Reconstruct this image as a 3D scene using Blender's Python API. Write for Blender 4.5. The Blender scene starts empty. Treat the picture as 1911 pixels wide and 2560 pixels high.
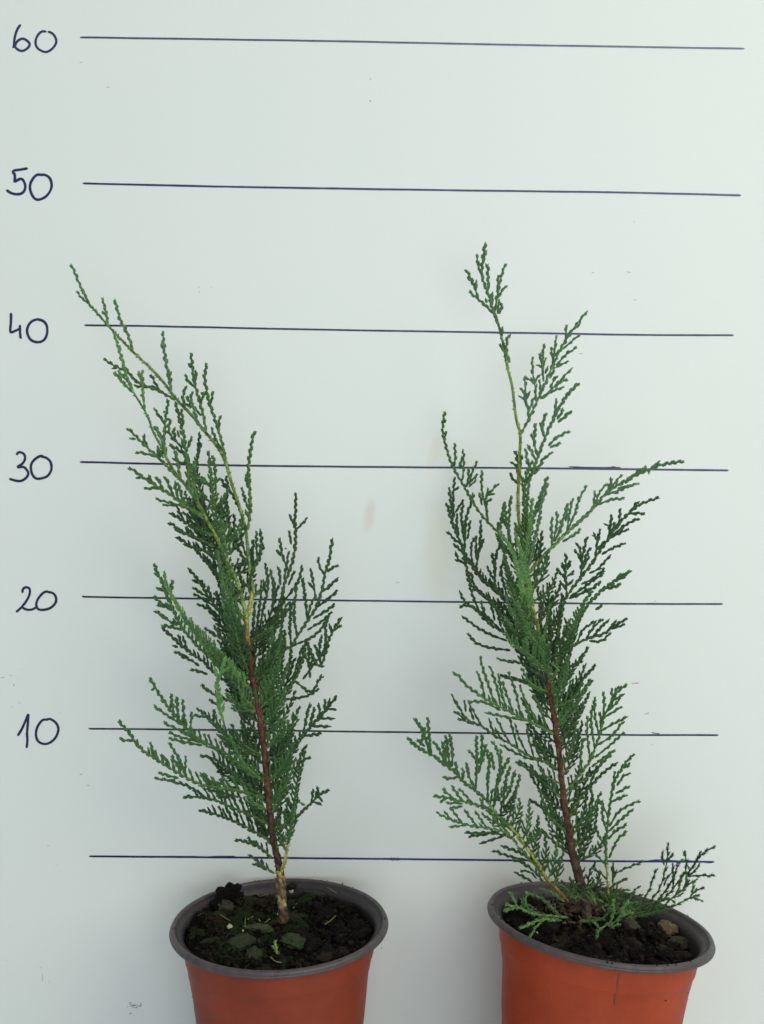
import bpy, math, random
from math import sin, cos, pi, radians
from mathutils import Vector, Matrix, noise
random.seed(7)
scn = bpy.context.scene
C = scn.collection

# ---------------------------------------------------------------- camera, light, exposure
FPX = 2640.0                                   # focal length in photograph pixels (1911 wide)
CAM = Vector((0.0, -0.777, 0.3387))
PITCH, YAW, ROLL = -0.0931, -0.0118, -0.0133
CAMR = Matrix.Rotation(YAW, 3, 'Z') @ Matrix.Rotation(PITCH, 3, 'X') @ Matrix.Rotation(ROLL, 3, 'Y')
cd = bpy.data.cameras.new('camera'); cam = bpy.data.objects.new('camera', cd); C.objects.link(cam)
cd.sensor_fit = 'HORIZONTAL'; cd.sensor_width = 36.0; cd.lens = FPX / 1911.0 * 36.0
cd.dof.use_dof = True; cd.dof.focus_distance = 0.715; cd.dof.aperture_fstop = 14.0; cd.clip_start = 0.02; cd.clip_end = 50
cam.matrix_world = Matrix.Translation(CAM) @ (CAMR @ Matrix.Rotation(pi / 2, 3, 'X')).to_4x4()
scn.camera = cam

w = bpy.data.worlds.new('World'); scn.world = w; w.use_nodes = True
bg = w.node_tree.nodes['Background']; bg.inputs['Color'].default_value = (0.835, 0.92, 1.01, 1); bg.inputs['Strength'].default_value = 0.52

def area(name, loc, target, size, power, color):
    l = bpy.data.lights.new(name, 'AREA'); l.shape = 'DISK'; l.size = size; l.energy = power; l.color = color
    o = bpy.data.objects.new(name, l); C.objects.link(o); o.location = loc
    o.rotation_euler = (Vector(target) - Vector(loc)).to_track_quat('-Z', 'Y').to_euler()
area('window_light', (1.5, -1.35, 1.35), (0.0, 0, 0.25), 1.9, 22.5, (1.0, 0.99, 0.80))
area('low_fill_light', (0.25, -1.7, -0.02), (0.0, 0, -0.02), 1.1, 11.5, (0.86, 0.94, 1.0))  # added bluish fill lamp, no window there; brightens the lower board and foliage
scn.view_settings.view_transform = 'Standard'; scn.view_settings.look = 'None'
scn.view_settings.exposure = 0.0; scn.view_settings.gamma = 1.0

# ---------------------------------------------------------------- helpers
def px3(u, v, Y):
    """photograph pixel -> point of the plane y = Y"""
    d = CAMR @ Vector(((u - 955.5) / FPX, 1.0, -(v - 1280.0) / FPX))
    return CAM + d * ((Y - CAM.y) / d.y)
PXM = 0.000265                                  # metres per photo pixel at the plants
TILES = {'A': (100, 600, 2.7533), 'B': (300, 1100, 2.7533), 'C': (250, 1600, 2.5415), 'D': (1100, 580, 2.5415),
         'E': (1080, 1150, 2.5415), 'F': (1000, 1650, 2.5415), 'G': (1200, 2050, 2.5415), 'P': (400, 2100, 2.7533),
         'H': (800, 900, 3.304), 'I': (260, 1050, 4.859), 'J': (350, 1400, 4.72), 'K': (1600, 2100, 4.81),
         'N': (0, 0, 3.6875), 'Q': (0, 700, 3.6875), 'R': (0, 1400, 3.6875), 'W': (0, 1900, 3.304), 'O': (0, 0, 1)}
def trace(s):
    """'A 10,20 30,40' -> pixel points of the photograph"""
    out = []; T = TILES['O']
    for tok in s.split():
        if tok in TILES: T = TILES[tok]; continue
        a, b = tok.split(','); out.append((T[0] + float(a) / T[2], T[1] + float(b) / T[2]))
    return out
def lin(r, g, b):
    f = lambda c: (c / 255 / 12.92) if c / 255 <= 0.04045 else ((c / 255 + 0.055) / 1.055) ** 2.4
    return (f(r), f(g), f(b))
def mix(a, b, t): return tuple(a[i] + (b[i] - a[i]) * t for i in range(3))
def smooth_path(P, n):
    """Catmull-Rom, n steps per span"""
    if len(P) < 3: return [P[0].lerp(P[-1], i / n) for i in range(n + 1)]
    Q = [P[0] * 2 - P[1]] + list(P) + [P[-1] * 2 - P[-2]]; out = []
    for i in range(1, len(Q) - 2):
        a, b, c, d = Q[i - 1:i + 3]
        for k in range(n):
            t = k / n
            out.append(0.5 * ((2 * b) + (c - a) * t + (2 * a - 5 * b + 4 * c - d) * t * t + (3 * b - a - 3 * c + d) * t ** 3))
    out.append(P[-1].copy()); return out
def resample(P, step):
    L = [0.0]
    for i in range(1, len(P)): L.append(L[-1] + (P[i] - P[i - 1]).length)
    n = max(2, int(round(L[-1] / step))); out = []; j = 0
    for k in range(n + 1):
        s = L[-1] * k / n
        while j < len(P) - 2 and L[j + 1] < s: j += 1
        d = L[j + 1] - L[j]; out.append(P[j].lerp(P[j + 1], 0 if d < 1e-9 else (s - L[j]) / d))
    return out

class MB:
    def __init__(self): self.v = []; self.f = []; self.c = []
    def add(self, vs, fs, col):
        o = len(self.v); self.v += [tuple(p) for p in vs]; self.f += [tuple(i + o for i in f) for f in fs]
        self.c += (col if isinstance(col, list) else [col] * len(vs))
    def tube(self, P, R, cols, n=8, cap=True, rough=0.0, uvn=900):
        up = Vector((0.123, -1, 0.05)); rings = []; vs = []; fs = []; cc = []
        for i, p in enumerate(P):
            t = (P[min(i + 1, len(P) - 1)] - P[max(i - 1, 0)]).normalized()
            s = t.cross(up).normalized(); m = s.cross(t)
            for k in range(n):
                a = 2 * pi * k / n; d = s * cos(a) + m * sin(a)
                r = R[i] * (1 + rough * noise.noise((p + d * R[i]) * uvn))
                q = p + d * r; vs.append(q); g = 1.0
                if rough > 0: g = max(.35, 1 + (2.2 if rough > .25 else 1.1) * noise.noise(Vector((q.x * 800, q.y * 800, q.z * 230))))
                cc.append(tuple(x * g for x in cols[i]))
        for i in range(len(P) - 1):
            for k in range(n):
                fs.append((i * n + k, i * n + (k + 1) % n, (i + 1) * n + (k + 1) % n, (i + 1) * n + k))
        if cap: fs.append(tuple((len(P) - 1) * n + k for k in range(n))); fs.append(tuple(reversed(range(n))))
        self.add(vs, fs, cc)
    def build(self, name, mat, parent=None, smooth=False):
        me = bpy.data.meshes.new(name); me.from_pydata(self.v, [], self.f)
        a = me.color_attributes.new('tint', 'FLOAT_COLOR', 'POINT')
        buf = []
        for c in self.c: buf += [c[0], c[1], c[2], 1.0]
        a.data.foreach_set('color', buf)
        if smooth: me.polygons.foreach_set('use_smooth', [True] * len(me.polygons))
        me.materials.append(mat); me.update()
        o = bpy.data.objects.new(name, me); C.objects.link(o)
        if parent: o.parent = parent; o.matrix_parent_inverse = parent.matrix_basis.inverted()
        return o
def tag(o, label=None, cat=None, group=None, kind=None):
    if label: o['label'] = label
    if cat: o['category'] = cat
    if group: o['group'] = group
    if kind: o['kind'] = kind
    return o
def thing(name, loc, label, cat, group=None):
    o = bpy.data.objects.new(name, None); C.objects.link(o); o.location = loc; o.empty_display_size = 0.02
    return tag(o, label, cat, group)

def mat(name, rough=0.6, spec=0.4, nscale=0, namp=0.0, bump=0.0, bscale=800, base=None, trans=0.0):
    """Principled material: vertex tint (or one base colour), broken up by noise, with a fine bump"""
    m = bpy.data.materials.new(name); m.use_nodes = True; nt = m.node_tree; b = nt.nodes['Principled BSDF']
    b.inputs['Roughness'].default_value = rough; b.inputs['Specular IOR Level'].default_value = spec
    if base is None:
        a = nt.nodes.new('ShaderNodeVertexColor'); a.layer_name = 'tint'; src = a.outputs['Color']
    else:
        a = nt.nodes.new('ShaderNodeRGB'); a.outputs[0].default_value = (*base, 1); src = a.outputs[0]
    tc = nt.nodes.new('ShaderNodeTexCoord')
    if namp:
        n = nt.nodes.new('ShaderNodeTexNoise'); n.inputs['Scale'].default_value = nscale; n.inputs['Detail'].default_value = 5
        nt.links.new(tc.outputs['Object'], n.inputs['Vector'])
        mr = nt.nodes.new('ShaderNodeMapRange'); mr.inputs[1].default_value = 0.3; mr.inputs[2].default_value = 0.7
        mr.inputs[3].default_value = 1 - namp; mr.inputs[4].default_value = 1 + namp; nt.links.new(n.outputs['Fac'], mr.inputs[0])
        vm = nt.nodes.new('ShaderNodeVectorMath'); vm.operation = 'SCALE'
        nt.links.new(src, vm.inputs[0]); nt.links.new(mr.outputs[0], vm.inputs['Scale']); src = vm.outputs[0]
    nt.links.new(src, b.inputs['Base Color'])
    if bump:
        n2 = nt.nodes.new('ShaderNodeTexNoise'); n2.inputs['Scale'].default_value = bscale; n2.inputs['Detail'].default_value = 4
        nt.links.new(tc.outputs['Object'], n2.inputs['Vector'])
        bp = nt.nodes.new('ShaderNodeBump'); bp.inputs['Strength'].default_value = bump; bp.inputs['Distance'].default_value = 0.001
        nt.links.new(n2.outputs['Fac'], bp.inputs['Height']); nt.links.new(bp.outputs[0], b.inputs['Normal'])
    return m
M_leaf = mat('scale_foliage', 0.55, 0.35, 260, 0.22)
M_bark = mat('bark', 0.75, 0.3, 520, 0.5, 1.0, 1100)
M_ink = mat('marker_ink', 0.45, 0.4, 700, 0.18)
M_soil = mat('soil', 0.95, 0.1, 900, 0.45, 1.0, 1400)
M_pot = mat('orange_plastic', 0.5, 0.22, 38, 0.13, 0.25, 300)
M_rim = mat('grey_plastic', 0.42, 0.45, 170, 0.25, 0.35, 600)
M_bit = mat('debris', 0.8, 0.2, 900, 0.2, 0.5, 1200)

# ---------------------------------------------------------------- ground and board
gb = MB(); gb.add([(-1.5, -1.6, -0.155), (1.5, -1.6, -0.155), (1.5, 0.4, -0.155), (-1.5, 0.4, -0.155)], [(0, 1, 2, 3)], (0.55, 0.60, 0.63))
tag(gb.build('ground', mat('ground_surface', 0.7, 0.3, 12, 0.1)), kind='structure')

def board_material():
    m = bpy.data.materials.new('white_board_paint'); m.use_nodes = True; nt = m.node_tree; b = nt.nodes['Principled BSDF']
    N = nt.nodes.new; K = nt.links.new
    b.inputs['Roughness'].default_value = 0.42; b.inputs['Specular IOR Level'].default_value = 0.35
    tc = N('ShaderNodeTexCoord')
    n1 = N('ShaderNodeTexNoise'); n1.inputs['Scale'].default_value = 5; n1.inputs['Detail'].default_value = 3; K(tc.outputs['Object'], n1.inputs['Vector'])
    cr = N('ShaderNodeMix'); cr.data_type = 'RGBA'; cr.inputs['A'].default_value = (0.775, 0.805, 0.742, 1); cr.inputs['B'].default_value = (0.795, 0.80, 0.758, 1)
    K(n1.outputs['Fac'], cr.inputs['Factor']); col = cr.outputs['Result']
    n2 = N('ShaderNodeTexNoise'); n2.inputs['Scale'].default_value = 420; n2.inputs['Detail'].default_value = 2; K(tc.outputs['Object'], n2.inputs['Vector'])
    def stain(P, sx, sz, ang, colr, amt, col):
        mp = N('ShaderNodeMapping'); mp.vector_type = 'TEXTURE'; mp.inputs['Location'].default_value = P; mp.inputs['Rotation'].default_value = (0, ang, 0)
        mp.inputs['Scale'].default_value = (sx, 1, sz); K(tc.outputs['Object'], mp.inputs['Vector'])
        ln = N('ShaderNodeVectorMath'); ln.operation = 'LENGTH'; K(mp.outputs[0], ln.inputs[0])
        nn = N('ShaderNodeTexNoise'); nn.inputs['Scale'].default_value = 90; nn.inputs['Detail'].default_value = 6; K(tc.outputs['Object'], nn.inputs['Vector'])
        ad = N('ShaderNodeMath'); ad.operation = 'MULTIPLY_ADD'; K(nn.outputs['Fac'], ad.inputs[0]); ad.inputs[1].default_value = 0.9; K(ln.outputs['Value'], ad.inputs[2])
        mr = N('ShaderNodeMapRange'); mr.interpolation_type = 'SMOOTHSTEP'; mr.inputs[1].default_value = 1.45; mr.inputs[2].default_value = 0.75; mr.inputs[3].default_value = 0; mr.inputs[4].default_value = amt
        K(ad.outputs[0], mr.inputs[0])
        mx = N('ShaderNodeMix'); mx.data_type = 'RGBA'; K(mr.outputs[0], mx.inputs['Factor']); K(col, mx.inputs['A']); mx.inputs['B'].default_value = (*colr, 1)
        return mx.outputs['Result']
    a = px3(923, 1290, 0); col = stain(a, 0.006, 0.019, radians(12), (0.64, 0.53, 0.45), 0.38, col)
    a = px3(1095, 1380, 0); col = stain(a, 0.014, 0.05, radians(-3), (0.70, 0.66, 0.50), 0.38, col)
    a = px3(1085, 1130, 0); col = stain(a, 0.006, 0.022, radians(14), (0.74, 0.66, 0.52), 0.32, col)
    sc = N('ShaderNodeMapRange'); sc.inputs[3].default_value = 0.985; sc.inputs[4].default_value = 1.015; K(n2.outputs['Fac'], sc.inputs[0])
    vm = N('ShaderNodeVectorMath'); vm.operation = 'SCALE'; K(col, vm.inputs[0]); K(sc.outputs[0], vm.inputs['Scale']); K(vm.outputs[0], b.inputs['Base Color'])
    bp = N('ShaderNodeBump'); bp.inputs['Strength'].default_value = 0.05; bp.inputs['Distance'].default_value = 0.0005; K(n2.outputs['Fac'], bp.inputs['Height']); K(bp.outputs[0], b.inputs['Normal'])
    return m
board = thing('white_board', (0, 0, -0.155), 'upright white board with hand-drawn height lines and numbers behind both plants', 'board')
bb = MB(); x0, x1, z0, z1 = -0.55, 0.55, -0.154, 0.85
bb.add([(x0, 0, z0), (x1, 0, z0), (x1, 0, z1), (x0, 0, z1), (x0, .012, z0), (x1, .012, z0), (x1, .012, z1), (x0, .012, z1)],
       [(0, 1, 2, 3), (5, 4, 7, 6), (4, 0, 3, 7), (1, 5, 6, 2), (3, 2, 6, 7), (4, 5, 1, 0)], (1, 1, 1))
bb.build('panel', board_material(), board)

def ribbon(m, P2, wd, col0, col1, jit=0.12, step=6):
    P = [px3(u, v, 0) for u, v in P2]; P = smooth_path(P, 6) if len(P) > 2 else P; P = resample(P, step * PXM)
    vs = []; fs = []; cc = []; n = len(P); sd = random.random() * 50
    for i, p in enumerate(P):
        t = (P[min(i + 1, n - 1)] - P[max(i - 1, 0)]).normalized(); s = Vector((-t.z, 0, t.x))
        e = min(1.0, 0.55 + min(i, n - 1 - i) * 0.45)
        h = wd * PXM * 0.5 * 1.02 * e * (1 + jit * noise.noise(Vector((i * 0.13, sd, 0))) + jit * .6 * noise.noise(Vector((i * 0.7, sd, 4))))
        off = s * (0.00012 * noise.noise(Vector((i * 0.06, sd, 9))))
        vs += [p + off + s * h + Vector((0, -0.00018, 0)), p + off + Vector((0, -0.00026, 0)), p + off - s * h + Vector((0, -0.00018, 0))]
        c = mix(col0, col1, i / max(1, n - 1)); cc += [c] * 3
    for i in range(n - 1):
        a = i * 3; fs += [(a, a + 1, a + 4, a + 3), (a + 1, a + 2, a + 5, a + 4)]
    m.add(vs, fs, cc)
LN = [('60', [(201, 93), (480, 97), (860, 103), (1300, 112), (1862, 121)], 4.8, (66, 74, 98), (112, 120, 146)),
      ('50', [(207, 458), (600, 467), (1100, 475), (1500, 480), (1853, 488)], 5.2, (40, 46, 86), (84, 90, 126)),
      ('40', [(211, 813), (420, 816), (800, 824), (1300, 832), (1600, 837), (1835, 838)], 5.0, (38, 42, 78), (70, 74, 106)),
      ('30', [(200, 1155), (560, 1163), (900, 1167), (1400, 1171), (1822, 1176)], 5.4, (30, 30, 56), (72, 76, 108)),
      ('20', [(206, 1492), (520, 1497), (1000, 1503), (1500, 1509), (1808, 1510)], 5.0, (14, 14, 32), (56, 60, 92)),
      ('10', [(222, 1822), (640, 1826), (1200, 1833), (1500, 1837), (1797, 1838)], 5.0, (10, 10, 34), (16, 16, 54)),
      ('0', [(223, 2141), (600, 2144), (1100, 2149), (1500, 2153), (1787, 2155)], 5.8, (14, 18, 60), (34, 42, 112))]
XTRA = {'30': ["D 820,1490 920,1494 1020,1496 1150,1496", "D 1090,1491 1120,1493"],
        '0': ["W 1130,797 1300,797 1500,798 1620,797", "C 650,1380 760,1376 860,1376", "K 100,250 240,240 400,250 600,258", "K 520,240 700,262 880,268", "K 760,268 860,275 895,258"],
        '20': ["R 755,332 790,338 820,340"], '60': ["N 740,347 770,346 797,345"], '50': ["N 765,1690 800,1690"],
        '10': ["R 822,1545 823,1562", "F 1600,462 1640,468 1652,466"], '40': ["Q 780,415 800,418 830,420"]}
for nm, P, wd, c0, c1 in LN:
    m = MB(); ribbon(m, P, wd, lin(*c0), lin(*c1))
    for s in XTRA.get(nm, []):
        Q = trace(s); t = (Q[0][0] - 200) / 1600; c = mix(lin(*c0), lin(*c1), t); c = tuple(k * .85 for k in c); ribbon(m, Q, wd * .55, c, c, .3, 4)
    o = m.build('ruled_line', M_ink, board); o['label'] = 'hand-drawn line at height ' + nm if nm != '0' else 'lowest hand-drawn line without a number'
DIG = {'60': ["N 192,224 165,262 145,310 133,370 128,430 115,437", "N 133,432 160,380 205,355 245,370 275,408 245,450 200,468 160,452 135,425",
              "N 430,290 385,290 345,330 328,390 350,445 420,478 480,450 518,395 512,345 480,305 440,290"],
       '50': ["N 258,1550 200,1560 130,1572 122,1592 135,1605", "N 135,1590 138,1640 135,1675 170,1655 205,1650 232,1700 228,1750 200,1782 150,1790 95,1775 60,1748",
              "N 400,1612 345,1610 305,1645 278,1705 285,1770 320,1828 365,1838 430,1805 472,1740 475,1680 450,1630 400,1608 375,1620"],
       '40': ["Q 103,302 102,380 97,478 140,468 185,448", "Q 185,412 186,470 190,530 200,538",
              "Q 340,362 295,380 262,420 250,475 275,540 320,568 370,570 412,545 435,490 432,420 400,378 350,362 325,365"],
       '30': ["Q 155,1615 165,1592 190,1588 222,1605 232,1645 210,1690 158,1727 195,1722 230,1730 262,1780 240,1825 195,1852 150,1850 85,1832",
              "Q 405,1632 375,1622 320,1655 288,1705 292,1775 325,1825 375,1830 440,1805 475,1745 468,1680 430,1640 375,1625"],
       '20': ["R 208,305 212,270 235,252 272,262 276,310 250,370 205,430 150,482", "R 205,438 250,458 300,455 340,432",
              "R 470,305 430,290 390,310 350,360 335,410 350,450 390,460 460,445 510,400 518,350 495,310 455,292"],
       '10': ["R 163,1622 210,1545 262,1418", "R 262,1418 258,1500 250,1600 253,1660 246,1735",
              "R 440,1475 395,1475 350,1530 332,1600 348,1665 400,1695 460,1685 515,1635 540,1560 515,1500 460,1466 420,1478"]}
for nm, ss in DIG.items():
    m = MB(); c = {'60': (44, 52, 86), '50': (32, 38, 86), '40': (30, 36, 76)}.get(nm, (24, 28, 66))
    for s in ss: ribbon(m, trace(s), 7.0 if nm != '60' else 6.2, lin(*c), lin(*c), .16, 4)
    o = m.build('handwritten_number', M_ink, board); o['label'] = 'handwritten number ' + nm
# scuffs and specks on the board
SC = ["R 5,1085 25,1085 45,1078", "R 90,1066 110,1062", "R 125,1140 130,1155 140,1163", "R 170,1316 192,1318", "R 100,1358 116,1358", "R 165,1085 168,1098",
      "R 550,1413 566,1414", "R 735,1980 760,1973", "R 800,2078 822,2080", "R 205,1005 214,1007", "N 980,802 1012,803", "N 735,575 760,573", "N 366,2162 371,2158",
      "A 1090,325 1102,322", "A 1097,350 1098,362", "A 1178,322 1182,328", "D 965,255 982,260", "D 1232,428 1243,432 1252,428", "D 885,768 897,774 908,770",
      "D 1190,253 1212,256", "E 1350,1615 1365,1612 1380,1605", "E 1270,1420 1320,1415", "F 1470,150 1520,148", "F 1555,345 1585,340", "F 1600,540 1610,535",
      "W 390,712 410,706", "W 720,210 738,211", "W 660,122 680,115", "W 350,1770 350,1790 348,1835", "W 400,1834 412,1834", "W 335,1712 350,1720", "W 52,1654 60,1655",
      "W 465,866 470,868", "W 78,1385 84,1388", "P 1526,738 1525,750", "H 628,1842 660,1835", "H 1352,1730 1358,1732", "O 925,195 928,200", "O 925,250 927,254",
      "O 1165,1310 1167,1311", "E 1418,897 1421,898", "G 1360,860 1380,855", "O 1585,553 1587,556"]
for s in SC:
    m = MB(); q = trace(s); dark = s in ("P 1526,738 1525,750", "E 1418,897 1421,898", "O 925,250 927,254"); c = lin(60, 55, 50) if dark else lin(*random.choice([(180, 185, 178), (165, 168, 162), (184, 177, 168)]))
    ribbon(m, q, 3.6 if s.startswith("E 1418") else 1.7, c, c, .4, 2); m.build('scuff_mark', M_ink, board)
m = MB(); rr = random.Random(3)
for k in range(46):
    u, v = 335 + rr.gauss(0, 9), 2514 + rr.gauss(0, 3.2) - 0.0; a = rr.uniform(0, pi); l = rr.uniform(1, 4)
    if k > 42: u, v = 328 + rr.uniform(-1, 2), 2533 + rr.uniform(-1, 2)
    ribbon(m, [(u, v), (u + l * cos(a), v + .6 * l * sin(a))], rr.uniform(1, 2.4), lin(70, 78, 76), lin(70, 78, 76), .4, 2)
m.build('dirt_smear', M_ink, board); m = MB()
for k in range(26):     # crumbs stuck on the lowest line
    u, v = 990 + rr.gauss(0, 9), 2149 + rr.gauss(0, 3.0); ribbon(m, [(u, v), (u + rr.uniform(1, 4), v + rr.uniform(-1, 1))], rr.uniform(1, 2.6), lin(35, 32, 34), lin(35, 32, 34), .4, 2)
m.build('dirt_speck', M_ink, board)

# ---------------------------------------------------------------- pots
def pot(center, tiltdeg, back, R, label, tone, seed):
    root = thing('plant_pot', (center.x, center.y, -0.155), label, 'plant pot', 'orange plastic plant pots')
    H0 = -.0080 if seed < 2 else -.0100
    T = Matrix.Translation(center) @ Matrix.Rotation(radians(-back), 4, 'X') @ Matrix.Rotation(radians(tiltdeg), 4, 'Y')
    def lathe(prof, n, dent=0.0):
        vs = []; fs = []
        for r, z in prof:
            for k in range(n):
                a = 2 * pi * k / n; q = Vector((cos(a), sin(a), z * 18 + seed))
                rr_ = r + dent * (noise.noise(q * 1.3) + .4 * noise.noise(q * 3.1)) * max(0, min(1, (-z - .010) * 40))
                vs.append(T @ Vector((rr_ * cos(a), rr_ * sin(a), z)))
        for i in range(len(prof) - 1):
            for k in range(n): fs.append((i * n + k, i * n + (k + 1) % n, (i + 1) * n + (k + 1) % n, (i + 1) * n + k))
        return vs, fs
    H = (center.z + 0.155) 
    b = R * 0.888
    # body: outer skin, from under the rim to the floor and back up inside
    prof = [(b, -0.0035), (b - .0012, -0.012), (b - .0021, -0.0205), (b - .0024, -.0215), (b - .0031, -.0225), (b - .0042, -.030), (b - .0050, -.0335), (b - .0052, -.035)]
    for i in range(1, 15): prof.append((b - .0052 - .0125 * i / 14, -0.035 - (H - 0.0375) * i / 14))
    prof += [(b - .022, -H + .001), (0.001, -H + .001)]
    vs, fs = lathe(prof, 128, .0010)
    vs = [Vector((p.x, p.y, max(p.z, -0.1545))) for p in vs]
    m = MB(); m.add(vs, fs, tone); m.build('body', M_pot, root, True)
    # inner wall
    prof = [(R * .941, -.0006), (R * .934, -.0015), (R * .910, -.0028), (R * .876, -.0040), (R * .866, -.010), (R * .835, -.022), (R * .80, -.04)]
    vs, fs = lathe(prof, 96, .0004); m = MB(); m.add(vs, fs, lin(50, 43, 45)); m.build('inner_wall', M_rim, root, True)
    # rim: flat lip with rolled edge
    prof = [(R * .884, -.0042), (R * .94, -.0040), (R * .985, -.0038), (R * .994, -.0033), (R * .997, -.0024), (R * .993, -.0018), (R * .989, -.0019), (R * .987, -.0006),
            (R * .980, .0003), (R * .965, .0006), (R * .950, .0005), (R * .942, -.0002), (R * .936, -.0016)]
    vs, fs = lathe(prof, 128, 0); m = MB(); m.add(vs, fs, lin(76, 67, 67)); m.build('rim', M_rim, root, True)
    rs = random.Random(seed * 7); m = MB()          # soil crumbs stuck to rim and wall
    for k in range(46):
        a = rs.uniform(0, 2 * pi); 
        if k < 34: r, z = R * rs.uniform(.945, .99), .0006
        else: z = -rs.uniform(.006, .07); r = b - .0052 * min(1, -z / .035) - .0125 * max(0, -z - .035) / .1 + .0003
        chunk(m, T @ Vector((r * cos(a), r * sin(a), z)), rs.choice([.00025, .0003, .0004, .0007]), (.02, .014, .012), rs)
    m.build('soil_crumbs', M_soil, root)['kind'] = 'stuff'
    # soil: lumpy sheet plus crumbs
    rs = random.Random(seed); m = MB(); nR, nA = 46, 120; vs = [T @ Vector((0, 0, -.009))]; fs = []; Rs = R * .852
    def hz(x, y): 
        q = Vector((x * 60, y * 60, seed * 3.1)); q2 = Vector((x * 210, y * 210, seed)); q3 = Vector((x * 620, y * 620, seed))
        e = (x * x + y * y) / (Rs * Rs)
        return H0 + .0055 * noise.noise(q) + .0042 * noise.noise(q2) + .0020 * noise.noise(q3) - .004 * max(0, e - .75) + (.006 * math.exp(-((x - .010) ** 2 + (y + .030) ** 2) / .00022) + .004 * math.exp(-((x + .03) ** 2 + (y + .012) ** 2) / .0004) if seed < 2 else 0) + (.004 if seed < 2 else 0) * max(0, -x / Rs - .2) + (-.004 if seed > 1 else 0) * max(0, x / Rs)
    for i in range(1, nR + 1):
        for k in range(nA):
            a = 2 * pi * k / nA; r = Rs * i / nR; x, y = r * cos(a), r * sin(a); vs.append(T @ Vector((x, y, hz(x, y))))
    fs += [(0, 1 + k, 1 + (k + 1) % nA) for k in range(nA)]
    for i in range(nR - 1):
        for k in range(nA): fs.append((1 + i * nA + k, 1 + (i + 1) * nA + k, 1 + (i + 1) * nA + (k + 1) % nA, 1 + i * nA + (k + 1) % nA))
    cols = []
    for p in vs:
        g = noise.noise(p * 45 + Vector((seed, 0, 0))) + (.12 if (seed < 2 and p.x < center.x + .01) else -.25)
        c = mix((.007, .0055, .005), (.030, .042, .015), max(0, min(1, g * 2.4))); cols.append(c)
    m.add(vs, fs, cols)
    for k in range(2600):
        r = Rs * math.sqrt(rs.random()) * .98; a = rs.uniform(0, 2 * pi); x, y = r * cos(a), r * sin(a); s = rs.choice([.0004, .0006, .0008, .0011, .0014, .0024])
        g = rs.random(); c = (.009, .007, .0055) if g < .5 else ((.026, .018, .012) if g < .86 else ((.016, .022, .010) if seed < 2 else (.026, .020, .015)))
        chunk(m, T @ Vector((x, y, hz(x, y) + s * .3)), s, c, rs, rs.uniform(.4, 1))
    for k in range(110):
        r = Rs * math.sqrt(rs.random()) * .9; a = rs.uniform(0, 2 * pi); x, y = r * cos(a), r * sin(a); g = rs.random(); moss = seed < 2 and x < .02
        c = (.016, .026, .009) if moss and g < .5 else ((.030, .034, .016) if moss and g < .65 else ((.010, .008, .007) if g < .85 else (.028, .020, .014)))
        chunk(m, T @ Vector((x, y, hz(x, y) - .0005)), rs.uniform(.0032, .0062), c, rs, rs.uniform(.5, .8), rs.uniform(1, 1.5))
    for k in range(210):
        r = Rs * math.sqrt(rs.random()) * .95; a = rs.uniform(0, 2 * pi); x, y = r * cos(a), r * sin(a); d = Vector((rs.uniform(-1, 1), rs.uniform(-1, 1), rs.uniform(-.2, .5))).normalized() * rs.uniform(.0015, .005)
        p = T @ Vector((x, y, hz(x, y) + .001)); e = rs.random(); m.tube([p - d, p + Vector((0, 0, .0006)), p + d], [.00012] * 3, [mix((.03, .026, .02), (.16, .14, .09), e * e)] * 3, 4, False)
    so = m.build('soil', M_soil, root)
    return root, T, (lambda x, y: T @ Vector((x, y, hz(x, y))))
def chunk(m, p, s, c, rs, flat=.7, elong=1.0, sharp=False):
    # irregular lump: jittered octahedron subdivided once
    base = [Vector(v) for v in ((1, 0, 0), (-1, 0, 0), (0, 1, 0), (0, -1, 0), (0, 0, 1), (0, 0, -1))]
    F = [(0, 2, 4), (2, 1, 4), (1, 3, 4), (3, 0, 4), (2, 0, 5), (1, 2, 5), (3, 1, 5), (0, 3, 5)]
    vs = list(base); cache = {}; nf = []
    def mid(a, b):
        k = (min(a, b), max(a, b))
        if k not in cache: cache[k] = len(vs); vs.append(((vs[a] + vs[b]) / 2).normalized())
        return cache[k]
    for a, b, d in F:
        x, y, z = mid(a, b), mid(b, d), mid(d, a); nf += [(a, x, z), (x, b, y), (z, y, d), (x, y, z)]
    q = Matrix.Rotation(rs.uniform(0, 6.28), 3, 'Z') @ Matrix.Rotation(rs.uniform(-.6, .6), 3, 'X')
    if s > .003 and not sharp:
        F2 = nf; nf = []
        for a, b, d in F2:
            x, y, z = mid(a, b), mid(b, d), mid(d, a); nf += [(a, x, z), (x, b, y), (z, y, d), (x, y, z)]
        F2 = nf; nf = []; vs = [v.normalized() for v in vs]
        for a, b, d in F2:
            x, y, z = mid(a, b), mid(b, d), mid(d, a); nf += [(a, x, z), (x, b, y), (z, y, d), (x, y, z)]
        k0 = rs.uniform(0, 90); vs = [v * (1 + .30 * noise.noise(v * 1.3 + Vector((k0, 0, 0))) + .30 * noise.noise(v * 2.8 + Vector((0, k0, 0))) + .16 * noise.noise(v * 7 + Vector((0, 0, k0)))) for v in vs]
        m.add([p + q @ Vector((v.x * elong, v.y, v.z * flat)) * s for v in vs], nf, [tuple(max(.003, x * rs.uniform(.75, 1.25)) for x in c) for v in vs]); return
    out = [p + q @ Vector((v.x * elong, v.y, v.z * flat)) * s * rs.uniform(.72, 1.2) for v in vs]
    m.add(out, nf, c)
cL = px3(700, 2303, -0.0775); cR = px3(1499, 2301, -0.082)
potL, TL, soilL = pot(cL, -1.2, 2.5, 0.0752, 'dull orange plastic pot with dark rim under the left, taller leaning plant', lin(132, 56, 36), 1.0)
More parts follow.
